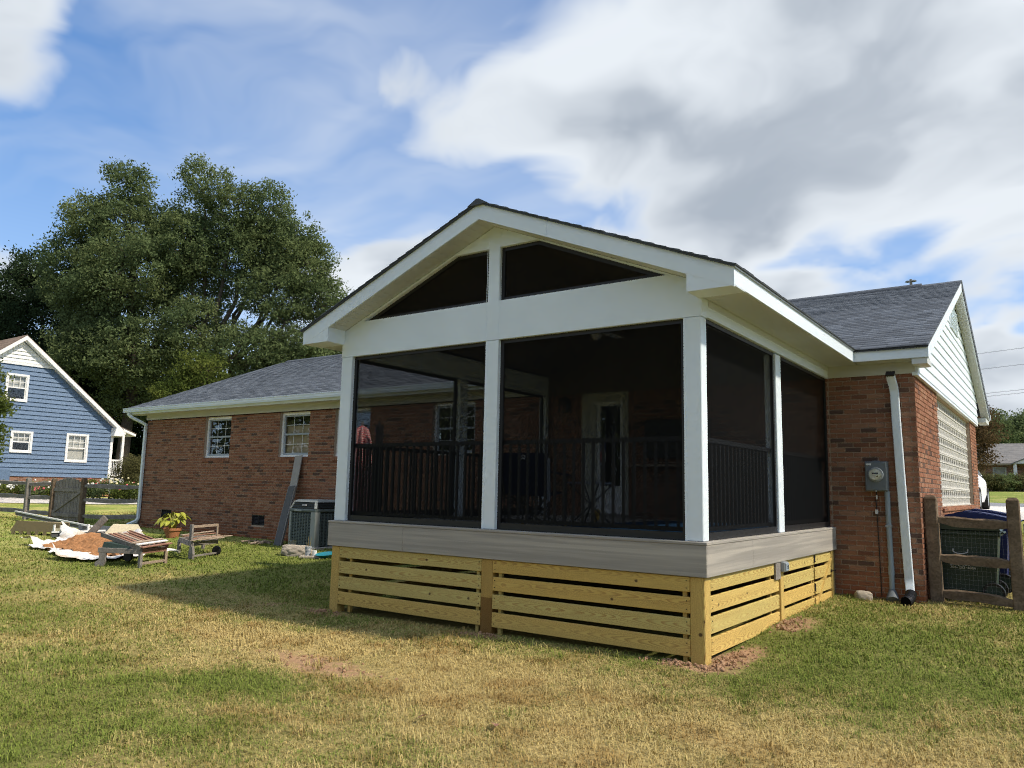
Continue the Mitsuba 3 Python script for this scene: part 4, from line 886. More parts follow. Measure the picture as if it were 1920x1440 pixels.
part(ac, 'cap', hexa([[ax0 + .045, ay0 + .045, .075], [ax1 - .045, ay0 + .045, .075], [ax1 - .045, ay1 - .045, .075], [ax0 + .045, ay1 - .045, .075], [ax0 + .12, ay0 + .12, .125], [ax1 - .12, ay0 + .12, .125], [ax1 - .12, ay1 - .12, .125], [ax0 + .12, ay1 - .12, .125]]), 'ac_light')
part(ac, 'label_plate', box(ax0 + .40, ax0 + .52, ay0 - .012, ay0 + .012, .0, .022), 'mark_white')
# small things beside it
rb = solo('broken_block', moved(rock(.30, .16, .13, 4, 4, .42), -9.62, 3.30, gz(-9.6, 3.3) + .08, rz=25), 'stone_pale', label='broken pale concrete block on the grass by the air conditioner', cat='concrete block')
solo('stone_slab', moved(box(-.24, .24, -.12, .12, 0, .05, .012), -9.05, 3.22, gz(-9.0, 3.2) - .005, rz=30), 'stone_pale', label='flat grey slab under the little patterned pot', cat='slab')
def f_pot(p, n, uv):
    a = dr.atan2(p.y - 3.19, p.x + 9.16); q = dr.sin(a * 8 + p.z * 120) * dr.sin(a * 8 - p.z * 120); return dr.select(q > 0, mi.Color3f(0.6, 0.62, 0.62), mi.Color3f(0.05, 0.09, 0.16))
procmat('patterned_glaze', f_pot, 0.3, 0.5); flat('teal_glaze', (0.02, 0.19, 0.25), 0.3, 0.5); flat('china_white', (0.75, 0.75, 0.73), 0.35, 0.5)
zp = gz(-9.16, 3.19) + .045
lp = thing('little_pot', 'little blue and white patterned pot by the broken block', 'pot'); part(lp, 'pot', moved(lathe([(0, 0), (.05, 0), (.062, .17), (.054, .17), (.05, .03), (0, .03)], 20), -9.16, 3.19, zp), 'patterned_glaze', smooth=40)
flat('dry_stem', (0.36, 0.29, 0.13)); part(lp, 'stem', join([tube([(-9.16 + a, 3.19, zp + .05), (-9.16 + a * 2.5, 3.19, zp + .25 + .1 * (i % 2))], .004, 5) for i, a in enumerate((-.02, 0, .02, .03))]), 'dry_stem')
solo('white_cup', moved(lathe([(0, 0), (.04, 0), (.045, .10), (.038, .10), (.036, .02), (0, .02)], 18), -9.02, 3.23, zp), 'china_white', smooth=40, label='small white cup between the patterned pot and the teal dish', cat='cup')
solo('teal_dish', moved(lathe([(0, 0), (.12, 0), (.20, .06), (.19, .065), (.11, .02), (0, .02)], 28), -8.82, 3.34, gz(-8.8, 3.3) + .03, rx=8), 'teal_glaze', smooth=40, label='shallow teal dish on the grass left of the deck corner', cat='dish')
solo('white_bowl', moved(lathe([(0, .12), (.06, .11), (.11, .06), (.13, 0), (0, 0)], 24), -8.60, 3.52, gz(-8.6, 3.5)), 'china_white', smooth=40, label='upturned white bowl next to the teal dish', cat='bowl')
solo('glass_jar', moved(lathe([(0, 0), (.07, 0), (.075, .10), (.07, .11), (.07, .108), (.073, .1), (.067, .006), (0, .006)], 20), -9.95, 3.45, gz(-9.95, 3.45) + .16), 'clear_glass', smooth=40, label='clear glass jar standing at the top left of the broken block', cat='jar')
tw = thing('twig_heap', 'small heap of pale sticks at the foot of the leaning boards', 'twig heap')
r_ = np.random.default_rng(3)
for i in range(14):
    x, y = -11.95 + r_.uniform(-.28, .28), 4.12 + r_.uniform(-.12, .12); a = r_.uniform(0, 3.1); l = r_.uniform(.08, .25)
    part(tw, 'twig', tube([(x - math.cos(a) * l, y - math.sin(a) * l, gz(x, y) + r_.uniform(.01, .06)), (x, y, gz(x, y) + r_.uniform(.03, .09)), (x + math.cos(a) * l, y + math.sin(a) * l, gz(x, y) + r_.uniform(.01, .06))], r_.uniform(.008, .022), 6), 'tan_wood')

# ---------------------------------------------------------------- fence, gate and bins on the right
def rough_post(x, y, z0, z1, w, par, nm='post', lean=(0, 0), mat='fence_wood'):
    m = bar([x, y, z0], [x + lean[0], y + lean[1], z1 - .03], w, w, up=(0, 1, 0), c=.012); m2 = bar([x + lean[0], y + lean[1], z1 - .032], [x + lean[0], y + lean[1], z1], w * .93, w * .93, up=(0, 1, 0), w2=w * .6, h2=w * .6)
    m = join([m, m2]); return part(par, nm, m, mat)
def split_rail(a, b, par, seed, h=.10, t=.06, mat='fence_wood'):
    """A hewn rail: wedge section that twists and tapers to its ends."""
    r = np.random.default_rng(seed); a, b = np.array(a, float), np.array(b, float); n = 9; rings = []
    _, tdir, s, u, L = frame_of(a, b)
    for i in range(n):
        q = i / (n - 1); c = a + (b - a) * q + u * (.012 * math.sin(q * 5 + seed)); e = .55 + .45 * min(1, 5 * q, 5 * (1 - q))
        k = 1 + r.uniform(-.1, .1)
        sec = [(-.5, -.5), (.5, -.42), (.5, .15 + .3 * math.sin(q * 4 + seed)), (.1, .5), (-.5, .35)]
        rings.append([c + s * x * t * k + u * y * h * e * k for x, y in sec])
    v = np.array(rings).reshape(-1, 3); f = []
    for i in range(n - 1):
        for j in range(5):
            q0, q1 = i * 5 + j, i * 5 + (j + 1) % 5; f += [[q0, q1, q1 + 5], [q0, q1 + 5, q0 + 5]]
    f += [[0, 2, 1], [0, 3, 2], [0, 4, 3]] + [[(n - 1) * 5 + k for k in q] for q in ((0, 1, 2), (0, 2, 3), (0, 3, 4))]
    m = trimesh.Trimesh(v, np.array(f), process=False); m.fix_normals()
    return part(par, 'rail', m, mat)
fr = thing('rail_fence', 'short three rail wooden fence backed with wire mesh beside the brick corner', 'fence')
fx0, fy0, fx1, fy1 = 1.245, 5.06, 2.165, 4.97
rough_post(fx0, fy0, -1.15, .47, .155, fr, lean=(-.03, 0)); rough_post(fx1, fy1, -1.15, .46, .145, fr, lean=(-.01, .0))
for i, (za, zb) in enumerate(((.155, .095), (-.335, -.395), (-.80, -.86))): split_rail((fx0 + .02, fy0 - .02, za), (fx1, fy1 - .02, zb), fr, 3 + i, .13, .07)
wires = [tube([(fx0 + .07 + t * .75, fy0 + .065 - t * .07, -.93), (fx0 + .07 + t * .75, fy0 + .065 - t * .07, .02)], 0.0007, 4, False) for t in np.linspace(0, 1, 16)] + [tube([(fx0, fy0 + .062, z), (fx1, fy1 + .062, z)], 0.0007, 4, False) for z in np.arange(-.92, .03, .06)]
part(fr, 'wire_mesh', join(wires), 'meter_grey', kind='stuff')
g2 = thing('picket_gate', 'weathered plank gate at the right hand edge beyond the wire backed fence', 'gate')
for i in range(6): part(g2, 'plank', box(2.29 + i * .13, 2.41 + i * .13, 5.0, 5.02, -.93, .30, .004), 'weathered')
for z in (-.55, .02): part(g2, 'crossbar', box(2.25, 3.09, 4.965, 4.9985, z, z + .11), 'weathered')
flat('bin_green', (0.018, 0.036, 0.028), 0.45, 0.4); flat('bin_blue', (0.008, 0.016, 0.085), 0.4, 0.4); flat('bin_lid', (0.030, 0.048, 0.042), 0.35, 0.5)
def wheelie_bin(y, body, lid, label, text, x0=1.24, h=1.10):
    z = gz(1.6, y + .25); t = thing('wheelie_bin', label, 'bin')
    bx0, bx1, by0, by1 = x0, x0 + .70, y, y + .54
    part(t, 'body', hexa([[bx0 + .08, by0 + .05, z + .03], [bx1 - .03, by0 + .05, z + .03], [bx1 - .03, by1 - .05, z + .03], [bx0 + .08, by1 - .05, z + .03], [bx0, by0, z + h - .16], [bx1 + .04, by0, z + h - .16], [bx1 + .04, by1, z + h - .16], [bx0, by1, z + h - .16]]), body)
    part(t, 'rim', box(bx0 - .02, bx1 + .07, by0 - .02, by1 + .02, z + h - .20, z + h - .13, .012), body)
    pr = [(bx0 - .035, h - .125), (bx0 - .02, h - .05), (bx0 + .22, h - .0), (bx0 + .46, h - .02), (bx1 + .04, h - .065), (bx1 + .075, h - .125)]
    part(t, 'lid', ext_xz(Polygon([(a, z + b) for a, b in pr]), by0 - .03, by1 + .03), lid)
    part(t, 'lid_ridge', ext_xz(Polygon([(bx0 + .10, z + h - .026), (bx0 + .22, z + h + .012), (bx0 + .42, z + h - .005), (bx1 - .05, z + h - .045), (bx1 - .05, z + h - .08)]), by0 + .06, by1 - .06), lid)
    part(t, 'handle', tube([(bx1 + .09, by0 + .04, z + h - .15), (bx1 + .09, by1 - .04, z + h - .15)], .016, 8), body)
    part(t, 'axle', tube([(bx1 - .04, by0 - .03, z + .13), (bx1 - .04, by1 + .03, z + .13)], .012, 8), 'galvanised')
    for yy in (by0 - .035, by1 + .005):
        w = part(t, 'wheel', moved(lathe([(.10, -.02), (.125, -.022), (.132, 0), (.125, .022), (.10, .02)], 28), bx1 - .04, yy + .015, z + .13, rx=90), 'black_plastic', smooth=40)
        part(w, 'rim', moved(lathe([(0, -.012), (.10, -.014), (.10, .014), (0, .012)], 24), bx1 - .04, yy + .015, z + .13, rx=90), 'bin_green', smooth=30)
    if text:
        q = np.eye(4); sl = .05 / (h - .19); q[:3, 1] = [0, -sl, 1]; q[:3, 2] = [0, -1, -sl]
        for s_, hh, zz in (('Advanced', .045, .52), ('Disposal', .045, .46), ('704-233-6006', .028, .415)):
            m = meshkit.text_mesh(s_, hh, .0015, True); Q = q.copy(); Q[:3, 3] = [bx0 + .17, by0 + .05 - sl * (zz - .03) - .001, z + zz]; m.apply_transform(Q); part(t, 'lettering', m, 'mark_white')
        a = np.linspace(.15 * math.pi, .85 * math.pi, 9)
        arc = [(.30 + .10 * math.cos(t_ + math.pi), .66 + .05 * math.sin(t_ + math.pi)) for t_ in a]
        part(t, 'emblem', join([tube([(bx0 + p[0], by0 + .05 - sl * (p[1] - .03) - .002, z + p[1]) for p in arc], .006, 5), tube([(bx0 + .215, by0 + .008, z + .645), (bx0 + .215, by0 + .006, z + .672)], .008, 5), tube([(bx0 + .385, by0 + .008, z + .645), (bx0 + .385, by0 + .006, z + .672)], .008, 5)]), 'mark_white')
wheelie_bin(5.20, 'bin_green', 'bin_lid', 'dark green wheeled bin with white lettering right behind the wire mesh', True, 1.22, 1.05)
wheelie_bin(5.95, 'bin_blue', 'bin_blue', 'blue wheeled recycling bin standing behind the dark green bin', False, 1.30, 1.09)
wheelie_bin(6.62, 'bin_blue', 'bin_blue', 'rearmost wheeled bin by the gable wall, mostly hidden', False, 1.36, 1.05)

# ---------------------------------------------------------------- the heap of old lumber on the lawn
la = thing('broken_lounger', 'nearest broken grey wooden lounger with a slatted panel lying on it', 'sun lounger')
P0, P1, P2, P3 = [np.array(q) for q in ((-10.99, .19), (-10.26, .49), (-10.55, 1.12), (-11.22, .80))]
def at(p, z): return np.array([p[0], p[1], z])
za = -.76
part(la, 'rail', bar(at(P0 + (P0 - P1) * .08, za), at(P1 + (P1 - P0) * .03, za), .035, .085, c=.004), 'weathered'); part(la, 'rail', bar(at(P3, za), at(P2, za), .035, .085, c=.004), 'weathered')
part(la, 'crossbar', bar(at(P1, za), at(P2, za), .035, .07), 'red_wood'); part(la, 'crossbar', bar(at(P0, za), at(P3, za), .035, .07), 'weathered')
part(la, 'leg', bar(at(P1, gz(*P1) - .02), at(P1, za - .04), .07, .045), 'weathered'); part(la, 'leg', bar(at(P2, gz(*P2) - .02), at(P2, za - .04), .055, .045), 'tan_wood'); part(la, 'stretcher', bar(at(P1, -.96), at(P2, -.96), .03, .04), 'tan_wood')
brk = ext_xz(Polygon([(-.10, 0), (.06, 0), (.10, .10), (.10, .24), (-.03, .24), (-.03, .12), (-.10, .08)]), -.018, .018); brk.apply_transform(trimesh.transformations.rotation_matrix(math.atan2(.30, .73), [0, 0, 1])); brk.apply_translation([P0[0], P0[1], gz(*P0) - .01])
part(la, 'wheel_bracket', brk, 'weathered')
wh = lathe([(0, -.025), (.085, -.025), (.095, 0), (.085, .025), (0, .025)], 24); wh.apply_transform(trimesh.transformations.rotation_matrix(math.pi / 2, [1, 0, 0])); wh.apply_transform(trimesh.transformations.rotation_matrix(math.atan2(.30, .73), [0, 0, 1]))
part(la, 'wheel', moved(wh, P3[0], P3[1], gz(*P3) + .095), 'black_plastic', smooth=30)
N1, N2 = at(P1 + np.array([.02, -.02]), -.705), at(P2 + np.array([.02, .02]), -.70); dv = np.array([-1.12, -.12, .19])
part(la, 'side_board', bar(N1, N1 + dv, .03, .075, c=.004), 'weathered'); part(la, 'side_board', bar(N2, N2 + dv, .03, .075, c=.004), 'red_wood')
for i in range(1, 6):
    s = N1 + (N2 - N1) * i / 6; e = r_.uniform(-.03, .03)
    part(la, 'slat', bar(s + [-.05, 0, .02 + e * .3], s + dv * (.92 + e) + [0, 0, .03 + e * .3], .062, .018, c=.003), 'red_wood' if i % 3 else 'tan_wood')
for i, mt in enumerate(('red_wood', 'china_white', 'tan_wood')):
    s = np.array([-.10 * i + .06, -.03 * i, .045 - .02 * (i == 0) + .024 * i]); part(la, 'cross_slat', bar(N1 + s + (N2 - N1) * -.03, N2 + s + (N2 - N1) * .05 + [0, 0, .02], .06, .02, up=(.2, 0, 1), c=.003), mt)
flat('green_cloth', (0.055, 0.080, 0.073)); part(la, 'cloth', hexa([at(P0, za + .045), at(P1 - [.05, 0], za + .045), at(P2 - [.1, .1], za + .045), at(P3, za + .045), at(P0 + [.02, .02], za + .14), at(P1 - [.12, 0], za + .06), at(P2 - [.2, .1], za + .06), at(P3, za + .14)]), 'green_cloth')
lb2 = thing('broken_lounger', 'farther broken lounger with a raised wooden arm frame, near the potted plant', 'sun lounger')
Q1, Q2 = np.array([-10.60, 1.66]), np.array([-10.92, 2.40]); Ld = np.array([-1.15, .45]); Q0, Q3 = Q1 + Ld, Q2 + Ld; zb2 = -.70
for a_, b_, mt in ((Q0, Q1, 'weathered'), (Q3, Q2, 'weathered')): part(lb2, 'rail', bar(at(a_, zb2), at(b_, zb2), .035, .10, c=.004), mt)
part(lb2, 'crossbar', bar(at(Q1, zb2), at(Q2, zb2), .035, .08), 'weathered'); part(lb2, 'crossbar', bar(at(Q0, zb2), at(Q3, zb2), .035, .08), 'weathered')
b2 = ext_xz(Polygon([(-.08, 0), (.08, 0), (.10, .12), (.06, .26), (-.06, .26), (-.10, .12)]), -.02, .02)
part(lb2, 'wheel_bracket', moved(b2, Q1[0], Q1[1], gz(*Q1) - .01, rz=-10), 'weathered'); part(lb2, 'leg', bar(at(Q0, -1.0), at(Q0, zb2), .06, .045), 'weathered'); part(lb2, 'leg', bar(at(Q3, -1.0), at(Q3, zb2), .06, .045), 'weathered')
part(lb2, 'wheel', moved(wh, Q2[0], Q2[1], gz(*Q2) + .095), 'black_plastic', smooth=30); part(lb2, 'axle', bar(at(Q1, -.93), at(Q2, -.92), .03, .03), 'weathered')
ua = at(Q1 + Ld * .10, zb2 + .05); ub = at(Q2 + Ld * .05, zb2 + .02)
part(lb2, 'arm_post', bar(ua, ua + [0, 0, .30], .075, .04, up=(0, 1, 0)), 'weathered'); part(lb2, 'arm_post', bar(ub, ub + [.0, 0, .31], .03, .03, up=(0, 1, 0)), 'tan_wood'); part(lb2, 'arm_rail', bar(ua + [0, 0, .255], ub + [0, 0, .295], .03, .045), 'tan_wood')
for i in range(5):
    s = Q1 + Ld * (.02 + .17 * i); e = Q2 + Ld * (.02 + .17 * i); j = r_.uniform(-.05, .05, 3)
    part(lb2, 'slat', bar(at(s + [.02 + j[0], -.06], zb2 + .065 + .012 * i), at(e + [.08 + j[1], .08], zb2 + .065 + .02 * i + j[2] * .3), .065, .018, c=.003), ('tan_wood', 'red_wood')[i % 2])
part(lb2, 'slat', bar(at(Q1 + [.10, .05], zb2 + .10), at(Q2 + [.28, .12], zb2 + .12), .06, .018, c=.003), 'tan_wood')
# tarpaulin with soil
def patch(outline, h, seed, step=.07):
    P = Polygon(outline); x0, y0, x1, y1 = P.bounds; xs, ys = np.arange(x0, x1 + step, step), np.arange(y0, y1 + step, step)
    X, Y = np.meshgrid(xs, ys, indexing='ij'); from shapely import contains_xy
    ins = contains_xy(P.buffer(step * .7), X, Y); Z = gzs(X, Y) + h(X, Y, P)
    idx = np.arange(X.size).reshape(X.shape); q = np.stack([idx[:-1, :-1], idx[1:, :-1], idx[1:, 1:], idx[:-1, 1:]], -1).reshape(-1, 4)
    q = q[ins.ravel()[q].all(1)]
    m = trimesh.Trimesh(np.stack([X, Y, Z], -1).reshape(-1, 3), np.vstack([q[:, [0, 1, 2]], q[:, [0, 2, 3]]]), process=False); m.remove_unreferenced_vertices(); return m
TP = [(-15.4, .70), (-15.0, .78), (-14.5, .50), (-13.75, .62), (-13.3, .36), (-12.9, .38), (-12.5, .06), (-11.8, .12), (-11.4, .5), (-11.5, 1.25), (-12.4, 2.0), (-13.6, 2.3), (-14.8, 2.9), (-16.4, 3.0), (-17.3, 2.75), (-16.6, 2.1), (-15.2, 1.35)]
_tp = Polygon(TP).exterior
from shapely import points as _pts, distance as _dist
def h_tarp(X, Y, P):
    d = _dist(_pts(X.ravel(), Y.ravel()), P.exterior).reshape(X.shape); p3 = np.stack([X, Y, 0 * X], -1)
    f1 = meshkit.fbm(p3 * np.array([1.5, 2.6, 1]) + 4, 2, 2); f2 = np.abs(meshkit.fbm(p3 * 4.2 + 11, 2, 6) - .5)
    hump = np.clip((f1 - .50) * 2.6, 0, 1) ** 1.2
    return .05 + np.exp(-(d / .42) ** 2) * (.34 * hump + .10 * f2) + .03 * f2
procmat('tarp_white', lambda p, n, uv: mix((0.68, 0.66, 0.62), (0.50, 0.41, 0.30), smoothstep(0.42, 0.7, fbm(p.x * 1.8, p.y * 1.8, p.z * 3, 3))), 0.55, 0.4)
solo('white_tarp', patch(TP, h_tarp, 1, .05), 'tarp_white', smooth=35, label='crumpled white tarpaulin spread on the lawn under the soil heap', cat='tarpaulin')
DP = [(-14.2, .62), (-13.6, .66), (-12.9, .75), (-12.2, .66), (-11.75, .75), (-11.8, 1.1), (-12.6, 1.7), (-14.0, 2.15), (-15.3, 2.45), (-15.5, 2.1), (-14.7, 1.3)]
def h_dirt(X, Y, P):
    from shapely import contains_xy
    d = _dist(_pts(X.ravel(), Y.ravel()), P.exterior).reshape(X.shape) * np.where(contains_xy(P, X, Y), 1, -1); p3 = np.stack([X, Y, 0 * X], -1)
    return -.02 + np.clip(d, -.1, .5) * .36 + .16 * (meshkit.fbm(p3 * 5, 4, 3) - .4) + .11 * (meshkit.fbm(p3 * 13, 3, 7) - .5) + .06
solo('soil_heap', patch(DP, h_dirt, 2, .035), 'soil', smooth=False, label='heap of loose orange soil on the white tarpaulin', cat='soil heap')
# trough-like olive box, gutters, panels
flat('olive_paint', (0.21, 0.17, 0.095), 0.7, 0.3); flat('panel_cream', (0.62, 0.55, 0.38), 0.6, 0.3); flat('panel_slate', (0.17, 0.19, 0.20), 0.6, 0.3)
ob = thing('olive_box', 'long olive brown wooden trough with a toothed lower edge lying on the grass', 'box')
o0, o1 = np.array([-18.0, 1.55]), np.array([-16.75, 2.10]); od_ = (o1 - o0) / np.linalg.norm(o1 - o0); OL = np.linalg.norm(o1 - o0)
Mo = np.eye(4); Mo[:3, 0] = [*od_, 0]; Mo[:3, 1] = [-od_[1], od_[0], 0]; Mo[:3, 3] = [*o0, gz(*o0) - .01]
def om(n, m, b): m.apply_transform(Mo); part(ob, n, m, b)
om('front_board', ext_xz(Polygon([(0, .11), (.16, .34), (OL, .32), (OL, .10), (0, .09)]), 0, .02), 'olive_paint'); om('back_board', box(.1, OL, .28, .30, .10, .32), 'olive_paint'); om('top_board', box(.17, OL, .021, .279, .305, .32), 'olive_paint')
for i in range(6): om('tooth', box(.03 + i * .22, .12 + i * .22, .0, .02, 0, .099), 'olive_paint')
for k_, (x, y) in enumerate(((-16.75, 1.98), (-16.45, 2.62))):
    t_ = thing('white_bracket', ('nearer white painted bracket, at the right end of the olive trough', 'farther white painted bracket, behind the end of the olive trough')[k_], 'bracket', 'white brackets by the olive trough')
    part(t_, 'arm', bar([x, y, gz(x, y)], [x - .05, y + .02, gz(x, y) + .27], .07, .03), 'china_white'); part(t_, 'arm', bar([x + .14, y + .09, gz(x, y)], [x + .10, y + .1, gz(x, y) + .26], .04, .03), 'china_white'); part(t_, 'web', bar([x - .03, y + .02, gz(x, y) + .14], [x + .11, y + .09, gz(x, y) + .14], .02, .10), 'panel_cream')
solo('slate_panel', bar([-17.2, 2.75, gz(-17.2, 2.75) + .10], [-15.9, 3.1, gz(-15.9, 3.1) + .10], .02, .24), 'panel_slate', label='dark slate grey panel on edge behind the olive trough', cat='panel')
def gutter_piece(a, b, label):
    t_ = thing('loose_gutter', label, 'gutter'); a, b = np.array(a, float), np.array(b, float); _, td, s, u, L = frame_of(a, b)
    part(t_, 'back', bar(a + s * .05, b + s * .05, .004, .11), 'white_metal'); part(t_, 'floor', bar(a - u * .055, b - u * .055, .10, .004), 'panel_slate'); part(t_, 'face', bar(a - s * .055, b - s * .055, .004, .09), 'board_dark'); part(t_, 'lip', bar(a - s * .06 + u * .055, b - s * .06 + u * .055, .045, .035), 'china_white')
gutter_piece((-22.6, 3.55, gz(-22.6, 3.55) + .20), (-16.4, 2.75, gz(-16.4, 2.75) + .16), 'longest loose white gutter reaching from the gate to the tarpaulin')
gutter_piece((-16.35, 1.75, gz(-16.3, 1.75) + .09), (-15.9, 2.75, gz(-15.9, 2.75) + .10), 'short loose white gutter beside the olive trough')
solo('cream_board', ext_xz(Polygon([(0, 0), (.95, 0), (.72, .32), (.15, .32)]), 0, .02).apply_transform(trimesh.transformations.compose_matrix(angles=[-.6, 0, .72], translate=[-16.0, 2.75, -.86])), 'panel_cream', label='cream coloured board tilted up behind the broken loungers', cat='board')
solo('grey_plank', bar([-15.55, 2.15, -.87], [-15.15, 2.35, -.40], .15, .05, up=(1, -1, .3), c=.01), 'weathered', label='short pale grey plank propped up at a slant on the tarpaulin', cat='plank')
solo('white_sheet', patch([(-11.6, 1.35), (-10.95, 1.5), (-11.0, 1.75), (-11.9, 1.7)], lambda X, Y, P: .12 + .05 * meshkit.noise(np.stack([X, Y, 0 * X], -1) * 6, 4), 3, .05), 'tarp_white', smooth=30, label='scrap of white sheet lying between the two broken loungers', cat='sheet')
# potted plant
pl_ = thing('potted_plant', 'yellow green leafy plant in a terracotta pot by the brick wall', 'potted plant')
procmat('terracotta', lambda p, n, uv: mix((0.36, 0.14, 0.065), (0.50, 0.23, 0.12), fbm(p.x * 12, p.y * 12, p.z * 12, 3)), 0.85, 0.2)
px_, py_ = -14.68, 3.72; pzg = gz(px_, py_)
part(pl_, 'pot', moved(lathe([(0, 0), (.13, 0), (.185, .17), (.205, .17), (.21, .225), (.185, .225), (.17, .19), (0, .19)], 28), px_, py_, pzg), 'terracotta', smooth=35)
def leaf_mesh(L, W_, droop, n=5):
    s = np.linspace(0, 1, n); w = W_ * np.sin(np.pi * np.clip(s, .02, .99)) ** .75; x = L * s; z = -droop * s ** 2 * L
    v = np.vstack([np.stack([x, -w, z + .25 * w], 1), np.stack([x, 0 * x, z], 1), np.stack([x, w, z + .25 * w], 1)]); f = []
    for i in range(n - 1):
        for k in range(2): a = k * n + i; f += [[a, a + n, a + n + 1], [a, a + n + 1, a + 1]]
    return trimesh.Trimesh(v, np.array(f), process=False)
M('leaf_yellow', {'type': 'twosided', 'bsdf': {'type': 'principled', 'base_color': proc(lambda p, n, uv: mix((0.22, 0.26, 0.03), (0.40, 0.40, 0.05), noise(p.x * 9, p.y * 9, p.z * 9))), 'roughness': 0.5, 'specular': 0.4}})
for i in range(30):
    a = i * 2.399; el = r_.uniform(.25, 1.15); rr = r_.uniform(.15, .42); c0 = np.array([px_, py_, pzg + .2]); tip = c0 + np.array([math.cos(a) * rr * math.cos(el) * .95, math.sin(a) * rr * math.cos(el) * .95, rr * math.sin(el) * 1.1 + .10])
    part(pl_, 'stem', tube([c0 + [math.cos(a) * .05, math.sin(a) * .05, 0], (c0 + tip) / 2 + [0, 0, .05], tip], .006, 5), 'leaf_yellow')
    m = leaf_mesh(r_.uniform(.13, .20), r_.uniform(.045, .068), r_.uniform(.2, .9)); m.apply_transform(trimesh.transformations.euler_matrix(r_.uniform(-.4, .4), r_.uniform(-.2, .5), a)); m.apply_translation(tip); part(pl_, 'leaf', m, 'leaf_yellow')
# fallen leaves
for (x, y, lab) in ((-.95, -2.60, 'curled brown leaf lying alone on the lawn, left of the other'), (-.45, -2.52, 'pale brown leaf on the lawn, right of the darker one')):
    m = leaf_mesh(.09, .028, .5); m.apply_transform(trimesh.transformations.euler_matrix(.3, -.3, x * 9)); m.apply_translation([x, y, gz(x, y) + .045]); solo('fallen_leaf', m, 'red_wood', label=lab, cat='leaf')

# loose clods where the post holes were dug
rc_ = np.random.default_rng(9); cl_ = []
_c0 = trimesh.creation.icosphere(1, 1.0)
for (x, y, sx, sy, n) in ((.14, .20, .08, .28, 190), (.16, 2.1, .08, .24, 120), (-.2, -.10, .22, .06, 110), (-4.85, -.12, .22, .08, 80), (-2.4, -.12, .16, .06, 60), (-2.85, -1.95, .42, .14, 60)):
    for _ in range(n):
        a, b = x + rc_.normal(0, sx), y + rc_.normal(0, sy)
        if -4.9 < a < .03 and b > -.03: continue
        q = abs(rc_.normal(0, .007)) + .004; m = _c0.copy(); m.vertices = m.vertices * q * rc_.uniform(.6, 1.3, (42, 1)) + [a, b, gz(a, b) + q * .5 + .012 * math.exp(-((a - x) / sx) ** 2 - ((b - y) / sy) ** 2)]; cl_.append(m)
solo('soil_clods', join(cl_), 'clay', label='crumbs of loose orange soil at the foot of the deck posts', cat='soil', kind='stuff')
# ---------------------------------------------------------------- left: fence, gate, drive, bed, blue house
fl_ = thing('rail_fence', 'three rail split wooden fence either side of the plank gate', 'fence')
FP = [(-25.6, 3.55), (-22.65, 3.80), (-21.55, 4.02), (-20.15, 4.22), (-18.42, 4.95)]
for i, (x, y) in enumerate(FP): rough_post(x, y, gz(x, y) - .2, gz(x, y) + (1.28, 1.24, 1.26, 1.29, 1.22)[i], .13, fl_, lean=(.02 * (-1) ** i, 0), mat='weathered' if i not in (2, 3) else 'fence_wood')
for i, (a_, b_) in enumerate(((0, 1), (1, 2), (3, 4))):
    for j, h_ in enumerate((1.06, .66, .22)): split_rail((*FP[a_], gz(*FP[a_]) + h_), (*FP[b_], gz(*FP[b_]) + h_ + .02), fl_, 20 + i * 3 + j, .12, .06, 'weathered')
for j, h_ in enumerate((1.06, .66, .22)): split_rail((-28.6, 3.2, gz(-28.6, 3.2) + h_), (*FP[0], gz(*FP[0]) + h_), fl_, 40 + j, .12, .06, 'weathered')
pg = thing('plank_gate', 'weathered grey plank gate with an arched top and diagonal brace', 'gate')
g0, g1 = np.array([-21.46, 4.035]), np.array([-20.24, 4.205]); gd = (g1 - g0); zg = gz(-20.9, 4.1) + .06
for i in range(8):
    t0_, t1_ = (i + .06) / 8, (i + .94) / 8; a_, b_ = g0 + gd * t0_, g0 + gd * t1_; tp = 1.10 + .13 * math.sin(math.pi * (i + .5) / 8)
    part(pg, 'plank', bar(at((a_ + b_) / 2, zg), at((a_ + b_) / 2, zg + tp), np.linalg.norm(b_ - a_), .022, up=(-gd[1], gd[0], 0), c=.004), 'weathered')
nn = np.array([gd[1], -gd[0]]) / np.linalg.norm(gd) * .03
for h_ in (.16, .88): part(pg, 'crossbar', bar(at(g0 + nn, zg + h_), at(g1 + nn, zg + h_), .03, .10), 'weathered')
part(pg, 'brace', bar(at(g0 + nn, zg + .22), at(g1 + nn, zg + .84), .03, .08), 'weathered')
solo('gravel_drive', strip([(-50, 5.4), (-34, 5.0), (-30, 6.3), (-28.2, 8.5), (-27.2, 11.5), (-26, 16), (-24, 26)], [(-50, 8.6), (-36, 8.2), (-33.4, 8.8), (-31.6, 10.6), (-30.4, 12.8), (-29.5, 17), (-28, 26)], .02), 'gravel', smooth=True, kind='structure')
solo('garden_bed', strip([(-36, 9.2), (-33.9, 10.0), (-32.2, 11.6), (-31.2, 13.5)], [(-37.5, 11), (-35.3, 12.2), (-34.2, 13.4), (-33.0, 15.0)], .04), 'soil', smooth=True, kind='structure')
